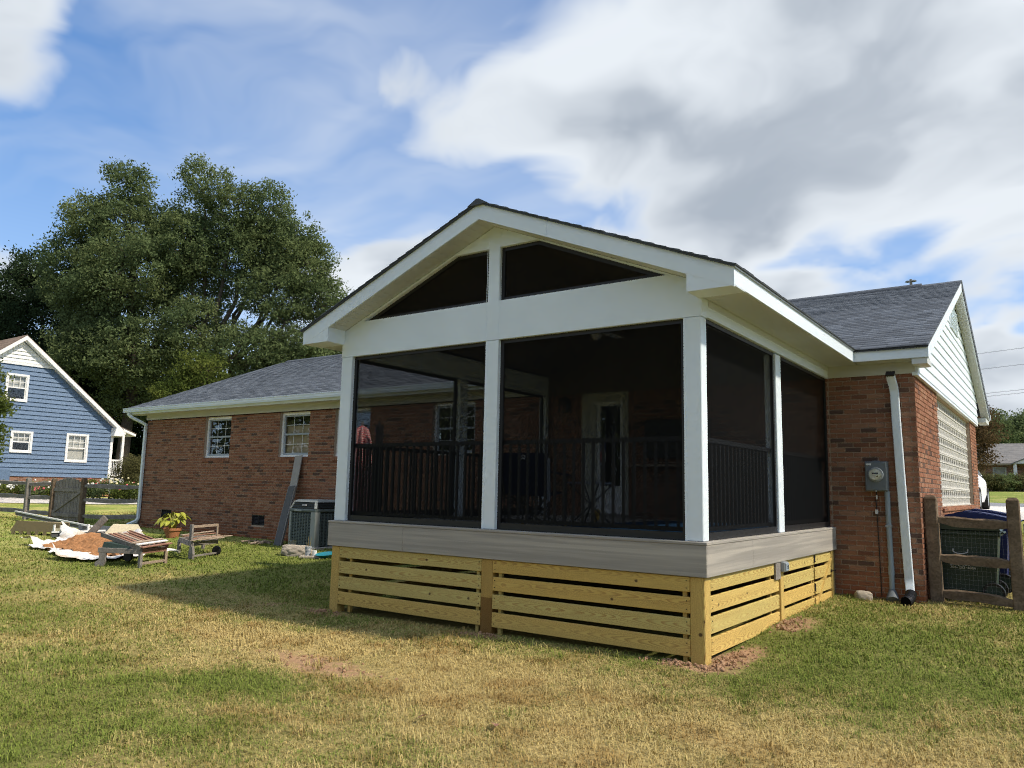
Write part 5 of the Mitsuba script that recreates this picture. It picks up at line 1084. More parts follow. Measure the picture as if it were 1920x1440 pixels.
# blue house: gable facing +x
BX = -35.7; BZ0 = .54; BY0, BY1 = 3.96, 12.88; BYC = 8.42; BP = 6.9; bs = .825
bh_ = thing('blue_house', 'blue clapboard house with white trim and steep brown roof', 'house')
procmat('blue_siding', lambda p, n, uv: mi.Color3f(0.125, 0.190, 0.292) * (0.88 + 0.2 * fbm(p.x * 1.5, p.y * 1.5, p.z * 1.5, 3)), 0.6, 0.3)
procmat('brown_shingle', lambda p, n, uv: mix((0.115, 0.082, 0.062), (0.215, 0.165, 0.13), fbm(p.x * 4, p.y * 4, p.z * 9, 3)) * dr.select((p.z * 5) - dr.floor(p.z * 5) < 0.15, 0.7, 1.0), 0.9, 0.2)
flat('trim_white', (0.78, 0.78, 0.76), 0.5, 0.3)
ztop = lambda y: BP - bs * abs(y - BYC)
bwin = [(7.95, 8.72, 3.98, 5.05), (8.38, 9.12, 1.68, 2.48), (10.77, 11.62, 1.34, 2.52), (5.2, 6.1, 1.34, 2.52)]
bb = Polygon([(BY0, -.6), (BY1, -.6), (BY1, ztop(BY1) - .16), (BYC, ztop(BYC) - .16), (BY0, ztop(BY0) - .16)])
for a_, b_, c_, d_ in bwin: bb = bb.difference(sbox(a_, c_, b_, d_))
bw_ = part(bh_, 'wall', ext_yz(bb, BX - .2, BX - .03), 'blue_siding')
zz = BZ0
GT = 5.56
while zz < GT - .01:
    z1 = min(zz + .200, GT); yl = BYC + (BP - .2 - z1) / bs; spans = [(max(BY0, BYC - (yl - BYC)), min(BY1 - .06, yl))]
    for a_, b_, c_, d_ in bwin:
        if c_ - .09 < (zz + z1) / 2 < d_ + .09: spans = [s for x, y in spans for s in ((x, min(y, a_ - .09)), (max(x, b_ + .09), y)) if s[1] - s[0] > .02]
    for a_, b_ in spans: part(bw_, 'clapboard', hexa([[BX - .03, a_, zz], [BX + .030, a_, zz], [BX + .030, b_, zz], [BX - .03, b_, zz], [BX - .03, a_, z1], [BX - .022, a_, z1], [BX - .022, b_, z1], [BX - .03, b_, z1]]), 'blue_siding')
    zz = z1
yl = BYC + (BP - .2 - GT - .12) / bs
part(bw_, 'gable_panel', ext_yz(Polygon([(2 * BYC - yl, GT + .12), (yl, GT + .12), (BYC, BP - .25)]), BX - .035, BX - .028), 'trim_white'); part(bw_, 'gable_band', box(BX - .03, BX + .03, 2 * BYC - yl - .2, yl + .2, GT, GT + .12), 'trim_white')
zz = GT + .13
while zz < BP - .45:
    z1 = zz + .17; y2 = BYC + (BP - .22 - z1) / bs
    part(bw_, 'louvre', hexa([[BX - .028, 2 * BYC - y2, zz], [BX + .035, 2 * BYC - y2, zz], [BX + .035, y2, zz], [BX - .028, y2, zz], [BX - .028, 2 * BYC - y2, z1], [BX - .02, 2 * BYC - y2, z1], [BX - .02, y2, z1], [BX - .028, y2, z1]]), 'trim_white'); zz = z1
part(bh_, 'corner_board', box(BX - .03, BX + .025, BY1 - .10, BY1 + .03, BZ0 - .02, ztop(BY1) - .2), 'trim_white')
part(bh_, 'foundation', box(BX - .25, BX - .015, BY0, BY1 + .0, -.8, BZ0 - .001), 'brick_laid')
def bwindow(a_, b_, c_, d_, shade):
    w = part(bh_, 'window', join([box(BX - .02, BX + .050, a_ - .09, a_, c_ - .09, d_ + .09), box(BX - .02, BX + .05, b_, b_ + .09, c_ - .09, d_ + .09), box(BX - .02, BX + .05, a_, b_, d_, d_ + .09), box(BX - .02, BX + .06, a_, b_, c_ - .09, c_)]), 'trim_white')
    zm = (c_ + d_) / 2
    part(w, 'sash', join([box(BX - .03, BX + .005, a_, b_, zm - .025, zm + .025), box(BX - .03, BX + .005, a_, a_ + .04, c_, d_), box(BX - .03, BX + .005, b_ - .04, b_, c_, d_), box(BX - .03, BX + .005, a_ + .04, b_ - .04, d_ - .04, d_), box(BX - .03, BX + .005, a_ + .04, b_ - .04, c_, c_ + .04)] + [box(BX - .025, BX, a_ + (b_ - a_) * k / 3 - .01, a_ + (b_ - a_) * k / 3 + .01, zm + .025, d_ - .04) for k in (1, 2)] + [box(BX - .0245, BX - .0005, a_ + .04, b_ - .04, (zm + d_) / 2 - .01, (zm + d_) / 2 + .01)]), 'trim_white')
    part(w, 'pane', box(BX - .036, BX - .034, a_ + .03, b_ - .03, c_ + .03, d_ - .03), 'pane_glass'); part(w, 'room', box(BX - .5, BX - .49, a_ - .1, b_ + .1, c_ - .1, d_ + .1), 'dark_void')
    part(w, 'shade', box(BX - .13, BX - .125, a_ - .02, b_ + .02, c_ - .03 if shade == 2 else zm, d_ + .03), 'shade_pale')
flat('shade_pale', (0.42, 0.42, 0.37))
for i, q in enumerate(bwin): bwindow(*q, (1, 1, 2, 2)[i])
# roof, rake trim, dormer
XB = BX - 9.5
for s in (-1, 1):
    ye = BYC + s * (BY1 + .38 - BYC); v = [[XB, BYC, BP - .02], [BX + .32, BYC, BP - .02], [BX + .32, ye, ztop(ye) - .02], [XB, ye, ztop(ye) - .02]]; v += [[x, y, z + .06] for x, y, z in v]
    if s > 0: v = [v[i] for i in (0, 3, 2, 1, 4, 7, 6, 5)]
    v = [v[i] for i in (0, 1, 2, 3, 4, 5, 6, 7)]
    m = hexa(v); m.fix_normals(); part(bh_, 'roof', m, 'brown_shingle')
    m = hexa([[BX + .30, BYC, BP - .20], [BX + .33, BYC, BP - .20], [BX + .33, ye, ztop(ye) - .20], [BX + .30, ye, ztop(ye) - .20], [BX + .30, BYC, BP + .0], [BX + .33, BYC, BP], [BX + .33, ye, ztop(ye)], [BX + .30, ye, ztop(ye)]]); m.fix_normals(); part(bh_, 'rake_board', m, 'trim_white')
    m = hexa([[BX - .02, BYC, BP - .19], [BX + .30, BYC, BP - .19], [BX + .30, ye, ztop(ye) - .19], [BX - .02, ye, ztop(ye) - .19], [BX - .02, BYC, BP - .17], [BX + .30, BYC, BP - .17], [BX + .30, ye, ztop(ye) - .17], [BX - .02, ye, ztop(ye) - .17]]); m.fix_normals(); part(bh_, 'rake_soffit', m, 'trim_white')
part(bh_, 'eave_return', ext_yz(Polygon([(BY1 - .12, 2.62), (BY1 + .40, 2.62), (BY1 + .40, 2.80), (BY1 + .0, 3.10)]), BX - .01, BX + .335), 'trim_white')
part(bh_, 'gutter', box(XB, BX + .3, BY1 + .39, BY1 + .48, 2.72, 2.82), 'trim_white')
part(bh_, 'side_wall', box(XB + .2, BX - .2, BY1 - .15, BY1, -.6, 2.9), 'blue_siding')
dm = part(bh_, 'dormer', box(BX - 3.2, BX - 1.6, 9.6, 10.55, 4.6, 5.5), 'blue_siding')
for s in (-1, 1):
    xm = BX - 2.4; m = hexa([[xm, 9.3, 6.10], [xm + s * 1.0, 9.3, 5.50], [xm + s * 1.0, 10.85, 5.50], [xm, 10.85, 6.10], [xm, 9.3, 6.16], [xm + s * 1.0, 9.3, 5.56], [xm + s * 1.0, 10.85, 5.56], [xm, 10.85, 6.16]]); m.fix_normals(); part(dm, 'roof', m, 'brown_shingle'); m = m.copy(); part(dm, 'trim', box(xm + s * .97, xm + s * 1.03, 9.3, 10.87, 5.40, 5.505), 'trim_white')
pr_ = part(bh_, 'porch_roof', hexa([[XB + 2, BY1 + .2, 2.98], [BX + .1, BY1 + .2, 2.98], [BX + .1, BY1 + 1.12, 2.66], [XB + 2, BY1 + 1.12, 2.66], [XB + 2, BY1 + .2, 3.12], [BX + .1, BY1 + .2, 3.12], [BX + .1, BY1 + 1.12, 2.78], [XB + 2, BY1 + 1.12, 2.78]]), 'trim_white')
part(pr_, 'covering', hexa([[XB + 2, BY1 + .2, 3.125], [BX + .12, BY1 + .2, 3.125], [BX + .12, BY1 + 1.14, 2.785], [XB + 2, BY1 + 1.14, 2.785], [XB + 2, BY1 + .2, 3.15], [BX + .12, BY1 + .2, 3.15], [BX + .12, BY1 + 1.14, 2.81], [XB + 2, BY1 + 1.14, 2.81]]), 'brown_shingle')
part(bh_, 'porch_floor', box(XB + 2, BX - .02, BY1 + .03, BY1 + .75, -.3, BZ0 + .02), 'trim_white')
for x in (BX - .14, BX - 3.2): part(bh_, 'porch_post', box(x, x + .12, BY1 + .50, BY1 + .62, BZ0 + .02, 2.7), 'trim_white')
rl = part(bh_, 'porch_railing', join([box(BX - .11, BX - .05, BY1 + .03, BY1 + .50, BZ0 + .85, BZ0 + .92), box(BX - .11, BX - .05, BY1 + .03, BY1 + .50, BZ0 + .1, BZ0 + .15)]), 'trim_white')
for i in range(5): part(rl, 'baluster', box(BX - .10, BX - .065, BY1 + .09 + i * .085, BY1 + .12 + i * .085, BZ0 + .15, BZ0 + .85), 'trim_white')
part(bh_, 'meter_box', box(BX, BX + .25, 7.9, 8.35, .25, .85, .02), 'blue_siding')

# ---------------------------------------------------------------- right: car, road, far house
car = thing('white_car', 'white car parked past the far end of the block screen', 'car')
flat('car_paint', (0.72, 0.73, 0.74), 0.25, 0.5); flat('car_glass', (0.02, 0.022, 0.025), 0.1, 0.6); flat('tyre', (0.02, 0.02, 0.02), 0.8, 0.2); flat('tail_red', (0.35, 0.02, 0.02), 0.3, 0.5)
def car_shell(y0, zc):
    prof = [(0.0, .35, .80), (.05, .62, .86), (.25, .86, .885), (.62, 1.0, .89), (1.3, 1.02, .90), (2.2, 1.0, .90), (3.2, .96, .89), (4.0, .86, .86), (4.35, .66, .80), (4.45, .40, .74)]
    v = []; f = []
    for y, top, hw in prof:
        for x, z in ((-hw * .92, .22), (-hw, .45), (-hw * .99, .75 * top + .1), (-hw * .90, top), (hw * .90, top), (hw * .99, .75 * top + .1), (hw, .45), (hw * .92, .22)): v.append([x, y, z])
    for i in range(len(prof) - 1):
        for j in range(8): a, b = i * 8 + j, i * 8 + (j + 1) % 8; f += [[a, b, b + 8], [a, b + 8, a + 8]]
    e = (len(prof) - 1) * 8
    for k in range(1, 7): f += [[0, k, k + 1], [e, e + k + 1, e + k]]
    m = trimesh.Trimesh(np.array(v), np.array(f), process=False); m.fix_normals(); return m
cx_, cy_ = -.03, 16.6; cz_ = gz(cx_, cy_ + 2) + .02
bd = part(car, 'body', moved(car_shell(0, 0), cx_, cy_, cz_), 'car_paint', smooth=40)
part(car, 'cabin', moved(hexa([[-.80, .35, .98], [.80, .35, .98], [.80, 3.3, .98], [-.80, 3.3, .98], [-.60, .85, 1.44], [.60, .85, 1.44], [.60, 2.4, 1.44], [-.60, 2.4, 1.44]]), cx_, cy_, cz_), 'car_paint')
for s in (-1, 1): part(car, 'window', moved(hexa([[s * .795, .55, 1.0], [s * .81, .55, 1.0], [s * .81, 3.0, 1.0], [s * .795, 3.0, 1.0], [s * .62, .95, 1.38], [s * .64, .95, 1.38], [s * .64, 2.35, 1.38], [s * .62, 2.35, 1.38]]), cx_, cy_, cz_), 'car_glass')
part(car, 'rear_window', moved(hexa([[-.7, .38, 1.0], [.7, .38, 1.0], [.7, .42, 1.0], [-.7, .42, 1.0], [-.55, .80, 1.40], [.55, .80, 1.40], [.55, .84, 1.40], [-.55, .84, 1.40]]), cx_, cy_, cz_), 'car_glass')
for s in (-1, 1):
    part(car, 'tail_light', moved(box(s * .62, s * .86, -.0, .08, .62, .82), cx_, cy_, cz_), 'tail_red')
    for y in (.85, 3.55):
        w = part(car, 'wheel', moved(lathe([(.2, -.1), (.31, -.11), (.33, 0), (.31, .11), (.2, .1)], 28), cx_ + s * .80, cy_ + y, cz_ + .31, ry=90), 'tyre', smooth=40); part(w, 'hub', moved(lathe([(0, -.1), (.2, -.1), (.2, .1), (0, .1)], 20), cx_ + s * .80, cy_ + y, cz_ + .31, ry=90), 'galvanised')
solo('road', strip([(-60, 31), (-20, 30), (0, 29.5), (30, 29), (80, 28)], [(-60, 40), (-20, 39), (0, 38.5), (30, 38), (80, 37)], .03), 'asphalt', smooth=True, kind='structure')
solo('driveway', strip([(-2.2, 14.6), (-2.2, 20), (-2.4, 25), (-3.2, 29.6)], [(3.0, 14.6), (3.0, 20), (3.2, 25), (4.0, 29.5)], .026), 'concrete', smooth=True, kind='structure')
fh = thing('brick_bungalow', 'distant red brick bungalow with grey roof across the road', 'house')
FHZ = gz(-1, 72)
fy = 71.6
_w = [(-2.15, -1.15, FHZ + .75, FHZ + 2.05), (-7.2, -6.0, FHZ + .75, FHZ + 2.05)]
wp = sbox(-11, FHZ - .5, 11, FHZ + 2.35)
for a_, b_, c_, d_ in _w: wp = wp.difference(sbox(a_, c_, b_, d_))
part(fh, 'wall', ext_xz(wp, fy, fy + .25), 'brick_laid'); part(fh, 'side_wall', box(-11, -10.8, fy + .25, fy + 8, FHZ - .5, FHZ + 2.35), 'brick_laid')
procmat('grey_shingle', lambda p, n, uv: mix((0.15, 0.145, 0.14), (0.26, 0.25, 0.24), fbm(p.x * 2.4, p.y * 2.4, p.z * 6, 4)) * dr.select((p.z * 5) - dr.floor(p.z * 5) < 0.2, 0.82, 1.0), 0.9, 0.2)
part(fh, 'roof', hexa([[-11.6, fy - .5, FHZ + 2.33], [11.6, fy - .5, FHZ + 2.33], [11.6, fy + 8.6, FHZ + 2.33], [-11.6, fy + 8.6, FHZ + 2.33], [-11.6, fy + 4.0, FHZ + 4.3], [11.6, fy + 4.0, FHZ + 4.3], [11.6, fy + 4.1, FHZ + 4.3], [-11.6, fy + 4.1, FHZ + 4.3]]), 'grey_shingle')
part(fh, 'fascia', box(-11.6, 11.6, fy - .53, fy - .5, FHZ + 2.2, FHZ + 2.36), 'shade_tan')
for a_, b_, c_, d_ in _w:
    w = part(fh, 'window', join([box(a_, a_ + .12, fy - .03, fy + .1, c_, d_), box(b_ - .12, b_, fy - .03, fy + .1, c_, d_), box(a_ + .12, b_ - .12, fy - .03, fy + .1, d_ - .1, d_), box(a_ + .12, b_ - .12, fy - .03, fy + .1, c_, c_ + .1), box(a_ + .12, b_ - .12, fy, fy + .08, (c_ + d_) / 2 - .03, (c_ + d_) / 2 + .03)]), 'shade_pale')
    part(w, 'pane', box(a_ + .1, b_ - .1, fy + .05, fy + .06, c_ + .08, d_ - .08), 'pane_glass'); part(w, 'room', box(a_ - .1, b_ + .1, fy + .3, fy + .31, c_ - .1, d_ + .1), 'dark_void')
    part(w, 'blind', box(a_ + .05, b_ - .05, fy + .14, fy + .15, (c_ + d_) / 2 - .1, d_), 'shade_pale')
pt = part(fh, 'porch_gable', ext_xz(Polygon([(-.55, FHZ + 2.3), (3.6, FHZ + 2.3), (1.5, FHZ + 3.2)]), fy - 1.6, fy - 1.5), 'trim_white'); part(pt, 'roof', join([bar([-.75, fy - .8, FHZ + 2.26], [1.5, fy - .8, FHZ + 3.26], 1.8, .08), bar([1.5, fy - .8, FHZ + 3.26], [3.8, fy - .8, FHZ + 2.26], 1.8, .08)]), 'grey_shingle')
for x in (-.45, 3.2): part(fh, 'porch_column', tube([(x, fy - 1.4, FHZ - .3), (x, fy - 1.4, FHZ + 2.3)], .13, 12), 'trim_white', smooth=40)
# utility pole behind the ridge, and its lines
up = thing('utility_pole', 'utility pole whose insulators rise just above the right hand ridge', 'utility pole')
part(up, 'pole', tube([(-3.52, 40, gz(-3.5, 40) - 1), (-3.52, 40, 12.45)], [.16, .07], 10), 'weathered', smooth=40)
for z in (11.62, 11.98, 12.34):
    part(up, 'insulator', join([moved(lathe([(0, .06), (.10, .04), (.16, -.02), (.06, -.06), (0, -.06)], 12), -3.52 + s * .15, 40, z) for s in (-1, 1)]), 'meter_grey', smooth=40)
for i, (h_, y_, l_) in enumerate(((9.0, 46.0, 'topmost overhead line right of the gable'), (8.08, 46.2, 'second overhead line below the topmost'), (6.62, 46.3, 'third overhead line, just above its lowest neighbour'), (6.46, 46.5, 'lowest overhead line right of the gable'))):
    pts_ = [(-30 + 4 * k, y_, h_ - 1.0 + .0016 * (-30 + 4 * k - .3) ** 2 + .07 * (-30 + 4 * k) + 1.0) for k in range(20)]
    solo('overhead_line', tube(pts_, .010, 5), 'black_plastic', label=l_ + ' against the sky', cat='power line')
# ---------------------------------------------------------------- trees, shrubs, flowers
def leaf_mat(key, c0, c1, sc):
    M(key, {'type': 'principledthin', 'base_color': proc((lambda a, b, k: lambda p, n, uv: mix(a, b, noise(p.x * k, p.y * k, p.z * k)))(c0, c1, sc)), 'roughness': 0.6, 'diff_trans': 0.7, 'spec_trans': 0.0})
leaf_mat('leaf_oak', (0.105, 0.150, 0.068), (0.185, 0.225, 0.092), 0.45)
leaf_mat('leaf_dark', (0.030, 0.050, 0.026), (0.062, 0.092, 0.042), 0.6)
leaf_mat('leaf_bright', (0.075, 0.115, 0.028), (0.16, 0.185, 0.045), 1.2)
leaf_mat('leaf_olive', (0.085, 0.090, 0.035), (0.17, 0.155, 0.07), 1.6)
leaf_mat('leaf_rust', (0.095, 0.068, 0.036), (0.17, 0.115, 0.06), 1.0)
procmat('bark', lambda p, n, uv: mix((0.055, 0.045, 0.036), (0.13, 0.11, 0.09), fbm(p.x * 4, p.y * 4, p.z * 1.2, 3)), 0.95, 0.1)
LAT, DEP = np.array([math.cos(YAW), -math.sin(YAW), 0]), np.array([math.sin(YAW), math.cos(YAW), 0])


def leaves(centres, per, spread, size, r, flat_=0.35, aspect=0.5):
    """Small rhombic leaves scattered round the centres."""
    c = np.repeat(centres, per, 0); n = len(c)
    p = c + r.normal(0, 1, (n, 3)) * spread * np.array([1, 1, .7])
    d = r.normal(0, 1, (n, 3)); d /= np.linalg.norm(d, axis=1, keepdims=True)
    u = r.normal(0, 1, (n, 3)); u[:, 2] *= 1 + flat_; u = np.cross(d, u); u /= np.linalg.norm(u, axis=1, keepdims=True)
    s = size * r.uniform(.6, 1.3, (n, 1)); w = s * aspect
    v = np.stack([p - d * s, p + u * w, p + d * s, p - u * w], 1).reshape(-1, 3)
    i = 4 * np.arange(n)[:, None]
    return trimesh.Trimesh(v, np.vstack([i + [0, 1, 2], i + [0, 2, 3]]), process=False)


def tree(name, label, cat, base, trunk_h, r0, lobes, n_cl, per, spread, size, mat, seed, group=None, open_=0.0, limbs=True, flat_=.35, aspect=.5):
    """base: ground point. lobes: (lateral, depth, height, rx, rz) ellipsoids relative to the base; clusters fill mostly their outer shells."""
    r = np.random.default_rng(seed); t = thing(name, label, cat, group); B = np.array(base, float)
    L = np.array([[*(LAT * a + DEP * b + [0, 0, h * (1.055 if h > 12 else 1)])] for a, b, h, _, _ in lobes]) + B; rx = np.array([q[3] for q in lobes]); rz = np.array([q[4] for q in lobes])
    wgt = rx ** 1.5 * rz ** .7; pick = r.choice(len(lobes), n_cl, p=wgt / wgt.sum())
    d = r.normal(0, 1, (n_cl, 3)); d /= np.linalg.norm(d, axis=1, keepdims=True)
    q = r.uniform(.25, 1, n_cl) ** .45
    lump = 1 + .52 * (meshkit.fbm(d * 2.8 + pick[:, None] * 3.1, 3, seed) - .5) * 2
    C = L[pick] + d * (q * lump)[:, None] * np.stack([rx[pick], rx[pick], rz[pick]], 1)
    if open_ > 0: C = C[meshkit.fbm(C * .42 + seed, 2, seed) > open_]
    C = C[C[:, 2] > gz(*np.clip(C[0, :2], -300, 300)) + .15]
    tubes = []
    if limbs:
        top = B + [0, 0, trunk_h]; k = 8; ph = r.uniform(0, 6)
        tr = np.array([B + [0.25 * r0 * math.sin(ph + 3 * s) * 3, .25 * r0 * math.cos(ph + 2 * s) * 3, s * trunk_h - .3 * (1 - s)] for s in np.linspace(0, 1, k)])
        tubes.append(tube(tr, r0 * np.array([1.35] + list(np.linspace(1, .55, k - 1))), 10)); nodes = [tr[-1]]
        for j in range(len(L)):
            s0 = r.uniform(.45, 1); a = tr[int(s0 * (k - 1))]; e = L[j] + r.normal(0, .15, 3) * rx[j]; m_ = (a + e) / 2 + [0, 0, .10 * np.linalg.norm(e - a)] + r.normal(0, .05, 3) * np.linalg.norm(e - a)
            ts = np.linspace(0, 1, 8)[:, None]; pth = (1 - ts) ** 2 * a + 2 * ts * (1 - ts) * m_ + ts ** 2 * e; pth[1:-1] += r.normal(0, .02, (6, 3)) * np.linalg.norm(e - a)
            tubes.append(tube(pth, np.linspace(r0 * .5, r0 * .10, 8), 7)); nodes += list(pth[2:])
        nodes = np.array(nodes); kk = min(len(C), 260)
        for c in C[r.choice(len(C), kk, replace=False)]:
            nb_ = nodes[np.argmin(((nodes - c) ** 2).sum(1))]; mid = (nb_ + c) / 2 + r.normal(0, .08, 3) * np.linalg.norm(c - nb_)
            tubes.append(tube([nb_, mid, c], [r0 * .09, r0 * .06, r0 * .03], 5, False))
    else: tubes.append(tube([B - [0, 0, .1], B + [0, 0, trunk_h]], [r0, r0 * .6], 8))
    part(t, 'trunk', join(tubes), 'bark', smooth=True)
    part(t, 'crown', leaves(C, per, spread, size, r, flat_, aspect), mat)
    return t


def cam_ground(px, dist):
    """Ground point at a bearing given as tangent px from the view axis and a distance along it."""
    p = CAM + DEP * dist + LAT * dist * px; return np.array([p[0], p[1], gz(p[0], p[1])])


G1 = 'big shade trees beyond the brick house'
tree('oak_tree', 'tall broad green oak behind the brick house, left half of the big tree mass', 'tree', cam_ground(-.495, 53), 9, .45,
     [(-1.5, 0, 20.3, 1.7, 1.8), (-4.1, 0, 17.6, 1.8, 2.0), (-1.6, 0, 17.2, 2.8, 2.6), (1.9, 1, 16.8, 2.6, 3), (-5.4, 0, 14.4, 2.0, 2.6), (-3.6, 0, 13.0, 2.8, 3), (0, -1.5, 13.5, 3.6, 3.2), (3.2, 1, 12.6, 2.8, 2.8), (-2.8, -1, 9.4, 2.6, 2.4), (1.0, -1.6, 9, 3.0, 2.4), (0, 1, 6.4, 2.8, 1.8)], 2700, 44, .27, .11, 'leaf_oak', 5, G1, .08)
tree('oak_tree', 'tall green oak with visible forking limbs, right half of the big tree mass', 'tree', cam_ground(-.405, 52), 8, .42,
     [(-1.1, 0, 20.0, 1.7, 2.0), (1.2, 0, 18.6, 2.0, 2.0), (3.9, 0, 18.6, 1.7, 2.0), (6.4, 0, 14.6, 2.2, 2.2), (7.8, 0, 12.2, 2.0, 1.9), (2.2, 1, 15.4, 3.2, 2.8), (3.6, 1, 16.2, 2.4, 2.2), (5.6, 0, 16.0, 1.9, 2.0), (5.0, 0, 12.6, 2.8, 2.2), (-1.6, 0, 15.8, 2.4, 2.6), (6.6, 0, 9.2, 2.8, 1.9), (3.2, -1, 9.2, 2.8, 1.8), (-.4, -1, 10.6, 2.3, 2.0), (8.4, 0, 9.4, 1.6, 1.6), (4.8, 0, 6.6, 3.2, 1.5)], 2900, 42, .26, .105, 'leaf_oak', 8, G1, .19)
tree('oak_tree', 'dark green tree at the left edge, behind the blue house', 'tree', cam_ground(-.635, 58), 7, .4,
     [(-.4, 0, 15.6, 1.9, 1.7), (-2.0, 0, 13.8, 2.6, 2.4), (3.4, 0, 12.8, 2.6, 3.0), (.6, 0, 12.0, 3.2, 3), (-2.4, 0, 11, 2.6, 3), (2.6, -1, 8.6, 3, 2.6), (-1, 0, 7.6, 3.2, 2.4), (-4.6, 0, 9.6, 2.6, 3)], 1300, 46, .36, .13, 'leaf_dark', 12, G1, .15)
tree('magnolia_tree', 'dense dark evergreen filling the gap between blue house and brick house', 'tree', cam_ground(-.535, 58), 4, .35,
     [(-2.5, 0, 8.6, 3.0, 2.6), (1.2, 0, 8.8, 3.0, 2.6), (4.2, 1, 7.6, 2.8, 2.6), (-3.2, 0, 5.2, 2.8, 3), (0, 0, 4.6, 3, 3), (3.4, 0, 4.0, 3, 3), (6.8, 1, 5.6, 2.6, 3), (-5.4, 0, 6, 2.6, 3.4), (0, 0, 1.8, 4.4, 1.6), (5.4, 1, 2.2, 3.4, 1.8)], 1700, 50, .36, .15, 'leaf_dark', 15, None, 0.0)
tree('maple_tree', 'small bright green tree just above the left slope of the brick house roof', 'tree', cam_ground(-.412, 42), 3.2, .14,
     [(-.9, 0, 5.4, 1.2, 1.3), (.5, 0, 6.4, 1.1, 1.0), (1.2, 0, 5.0, 1.0, 1.0), (-.2, 0, 4.0, 1.4, 1.1), (-.2, 0, 7.0, .8, .7)], 520, 30, .20, .085, 'leaf_bright', 18, None, .18)
tree('broadleaf_tree', 'yellowish green tree low behind the ridge at the porch corner', 'tree', cam_ground(-.27, 56), 4, .25,
     [(-1.5, 0, 9.0, 2.2, 1.6), (1.2, 0, 8.8, 2.0, 1.6), (3.2, 0, 8.0, 2, 1.6), (-3.2, 0, 7.8, 2.2, 1.8), (0, 0, 6.4, 3.4, 2)], 620, 34, .32, .12, 'leaf_olive', 21, None, .25)
tree('birch_tree', 'small leafy tree at the left edge hiding part of the blue house', 'tree', cam_ground(-.695, 26), 2.6, .09,
     [(.25, 0, 4.55, .55, .75), (.0, 0, 3.7, .85, .75), (.45, -.2, 3.35, .62, .6), (-.7, 0, 4.6, .9, 1.0), (-.5, 0, 2.8, .9, .8), (.35, 0, 2.45, .5, .6), (.1, 0, 1.75, .55, .5), (-.8, 0, 3.6, 1, 1)], 470, 30, .14, .062, 'leaf_bright', 24, None, .2)
tree('weeping_shrub', 'weeping brownish green shrub beside the blue house porch', 'shrub', cam_ground(-.489, 33), .8, .06,
     [(0, 0, 1.5, .55, .45), (-.15, 0, .9, .6, .6), (.25, 0, .85, .55, .7)], 230, 34, .10, .055, 'leaf_olive', 27, None, 0, False, 0, .22)
for i, (px_t, dd, w_, h_) in enumerate(((-.640, 33.2, .8, .62), (-.607, 33.0, .9, .7), (-.582, 32.6, .7, .6), (-.557, 32.8, .9, .75), (-.535, 33.2, .7, .8), (-.515, 32.6, .9, .85), (-.497, 32.2, .8, .9), (-.482, 32.4, .6, .75))):
    lab = ('flowering bush with white blooms at the far left of the bed below the blue house', 'white flowering bush left of the plank gate', 'low bush with pink and white blooms seen just left of the gate', 'green bush with few blooms right above the plank gate', 'bush with coral pink blooms right of the gate', 'bushy plant with scattered white blooms near the blue house porch', 'tall bush of creamy white blooms below the white porch railing', 'bush with pink blooms closest to the white gutter pipe')[i]
    t = tree('flower_bush', lab, 'flowering bush', cam_ground(px_t, dd), .3, .04, [(0, 0, h_ * .55, w_ * .62, h_ * .5), (w_ * .4, 0, h_ * .45, w_ * .4, h_ * .4), (-w_ * .4, .1, h_ * .45, w_ * .4, h_ * .4)], 80, 22, .09, .05, ('leaf_bright', 'leaf_oak')[i % 2], 40 + i, 'flowering bushes in the bed below the blue house', 0, False)
    rr_ = np.random.default_rng(60 + i); b0 = cam_ground(px_t, dd); k_ = (16, 20, 18, 8, 14, 14, 20, 14)[i]
    fm = []
    for _ in range(k_):
        d_ = rr_.normal(0, 1, 3); d_ /= np.linalg.norm(d_); d_[2] = abs(d_[2]) * .6 + .2; d_ -= DEP * abs(d_ @ DEP) * 1.2
        fm.append(moved(trimesh.creation.icosphere(1, rr_.uniform(.025, .05)), *(b0 + [0, 0, h_ * .45] + d_ * [w_ * .85, w_ * .85, h_ * .85])))
    part(t, 'blooms', join(fm), ('bloom_white', 'bloom_white', 'bloom_pink', 'bloom_white', 'bloom_pink', 'bloom_white', 'bloom_cream', 'bloom_pink')[i], kind='stuff')
flat('bloom_white', (0.78, 0.77, 0.70)); flat('bloom_pink', (0.62, 0.15, 0.17)); flat('bloom_cream', (0.75, 0.68, 0.42))
# right hand distance
tree('maple_tree', 'rust brown tree behind the far corner of the brick house', 'tree', cam_ground(.598, 50), 1.5, .14, [(.2, 0, 5.0, 1.4, 1.0), (.3, 0, 3.8, 1.5, 1.0), (-1, 0, 4.4, 1.6, 1.4), (.2, 0, 2.4, 1.2, .9)], 420, 30, .22, .085, 'leaf_rust', 71, None, .15)
GR = 'green trees beyond the distant bungalow'
tree('broadleaf_tree', 'tall dark green tree directly right of the gable behind the bungalow roof', 'tree', cam_ground(.625, 92), 4, .35, [(0, 0, 8.0, 2.0, 1.5), (-2.2, 0, 6.6, 2.4, 1.7), (2.0, 0, 6.4, 2.4, 1.7), (0, 0, 6.0, 4, 2.4), (-4, 0, 6, 2.6, 2.4)], 620, 34, .42, .16, 'leaf_oak', 74, GR, .15)
tree('broadleaf_tree', 'green tree at the right edge behind the bungalow roof', 'tree', cam_ground(.672, 92), 4, .35, [(0, 0, 7.8, 1.9, 1.6), (-1.6, 0, 6.2, 2.0, 1.7), (2.4, 0, 7.0, 2.4, 1.8), (0, 0, 6, 4, 2.4)], 560, 34, .42, .16, 'leaf_oak', 77, GR, .15)
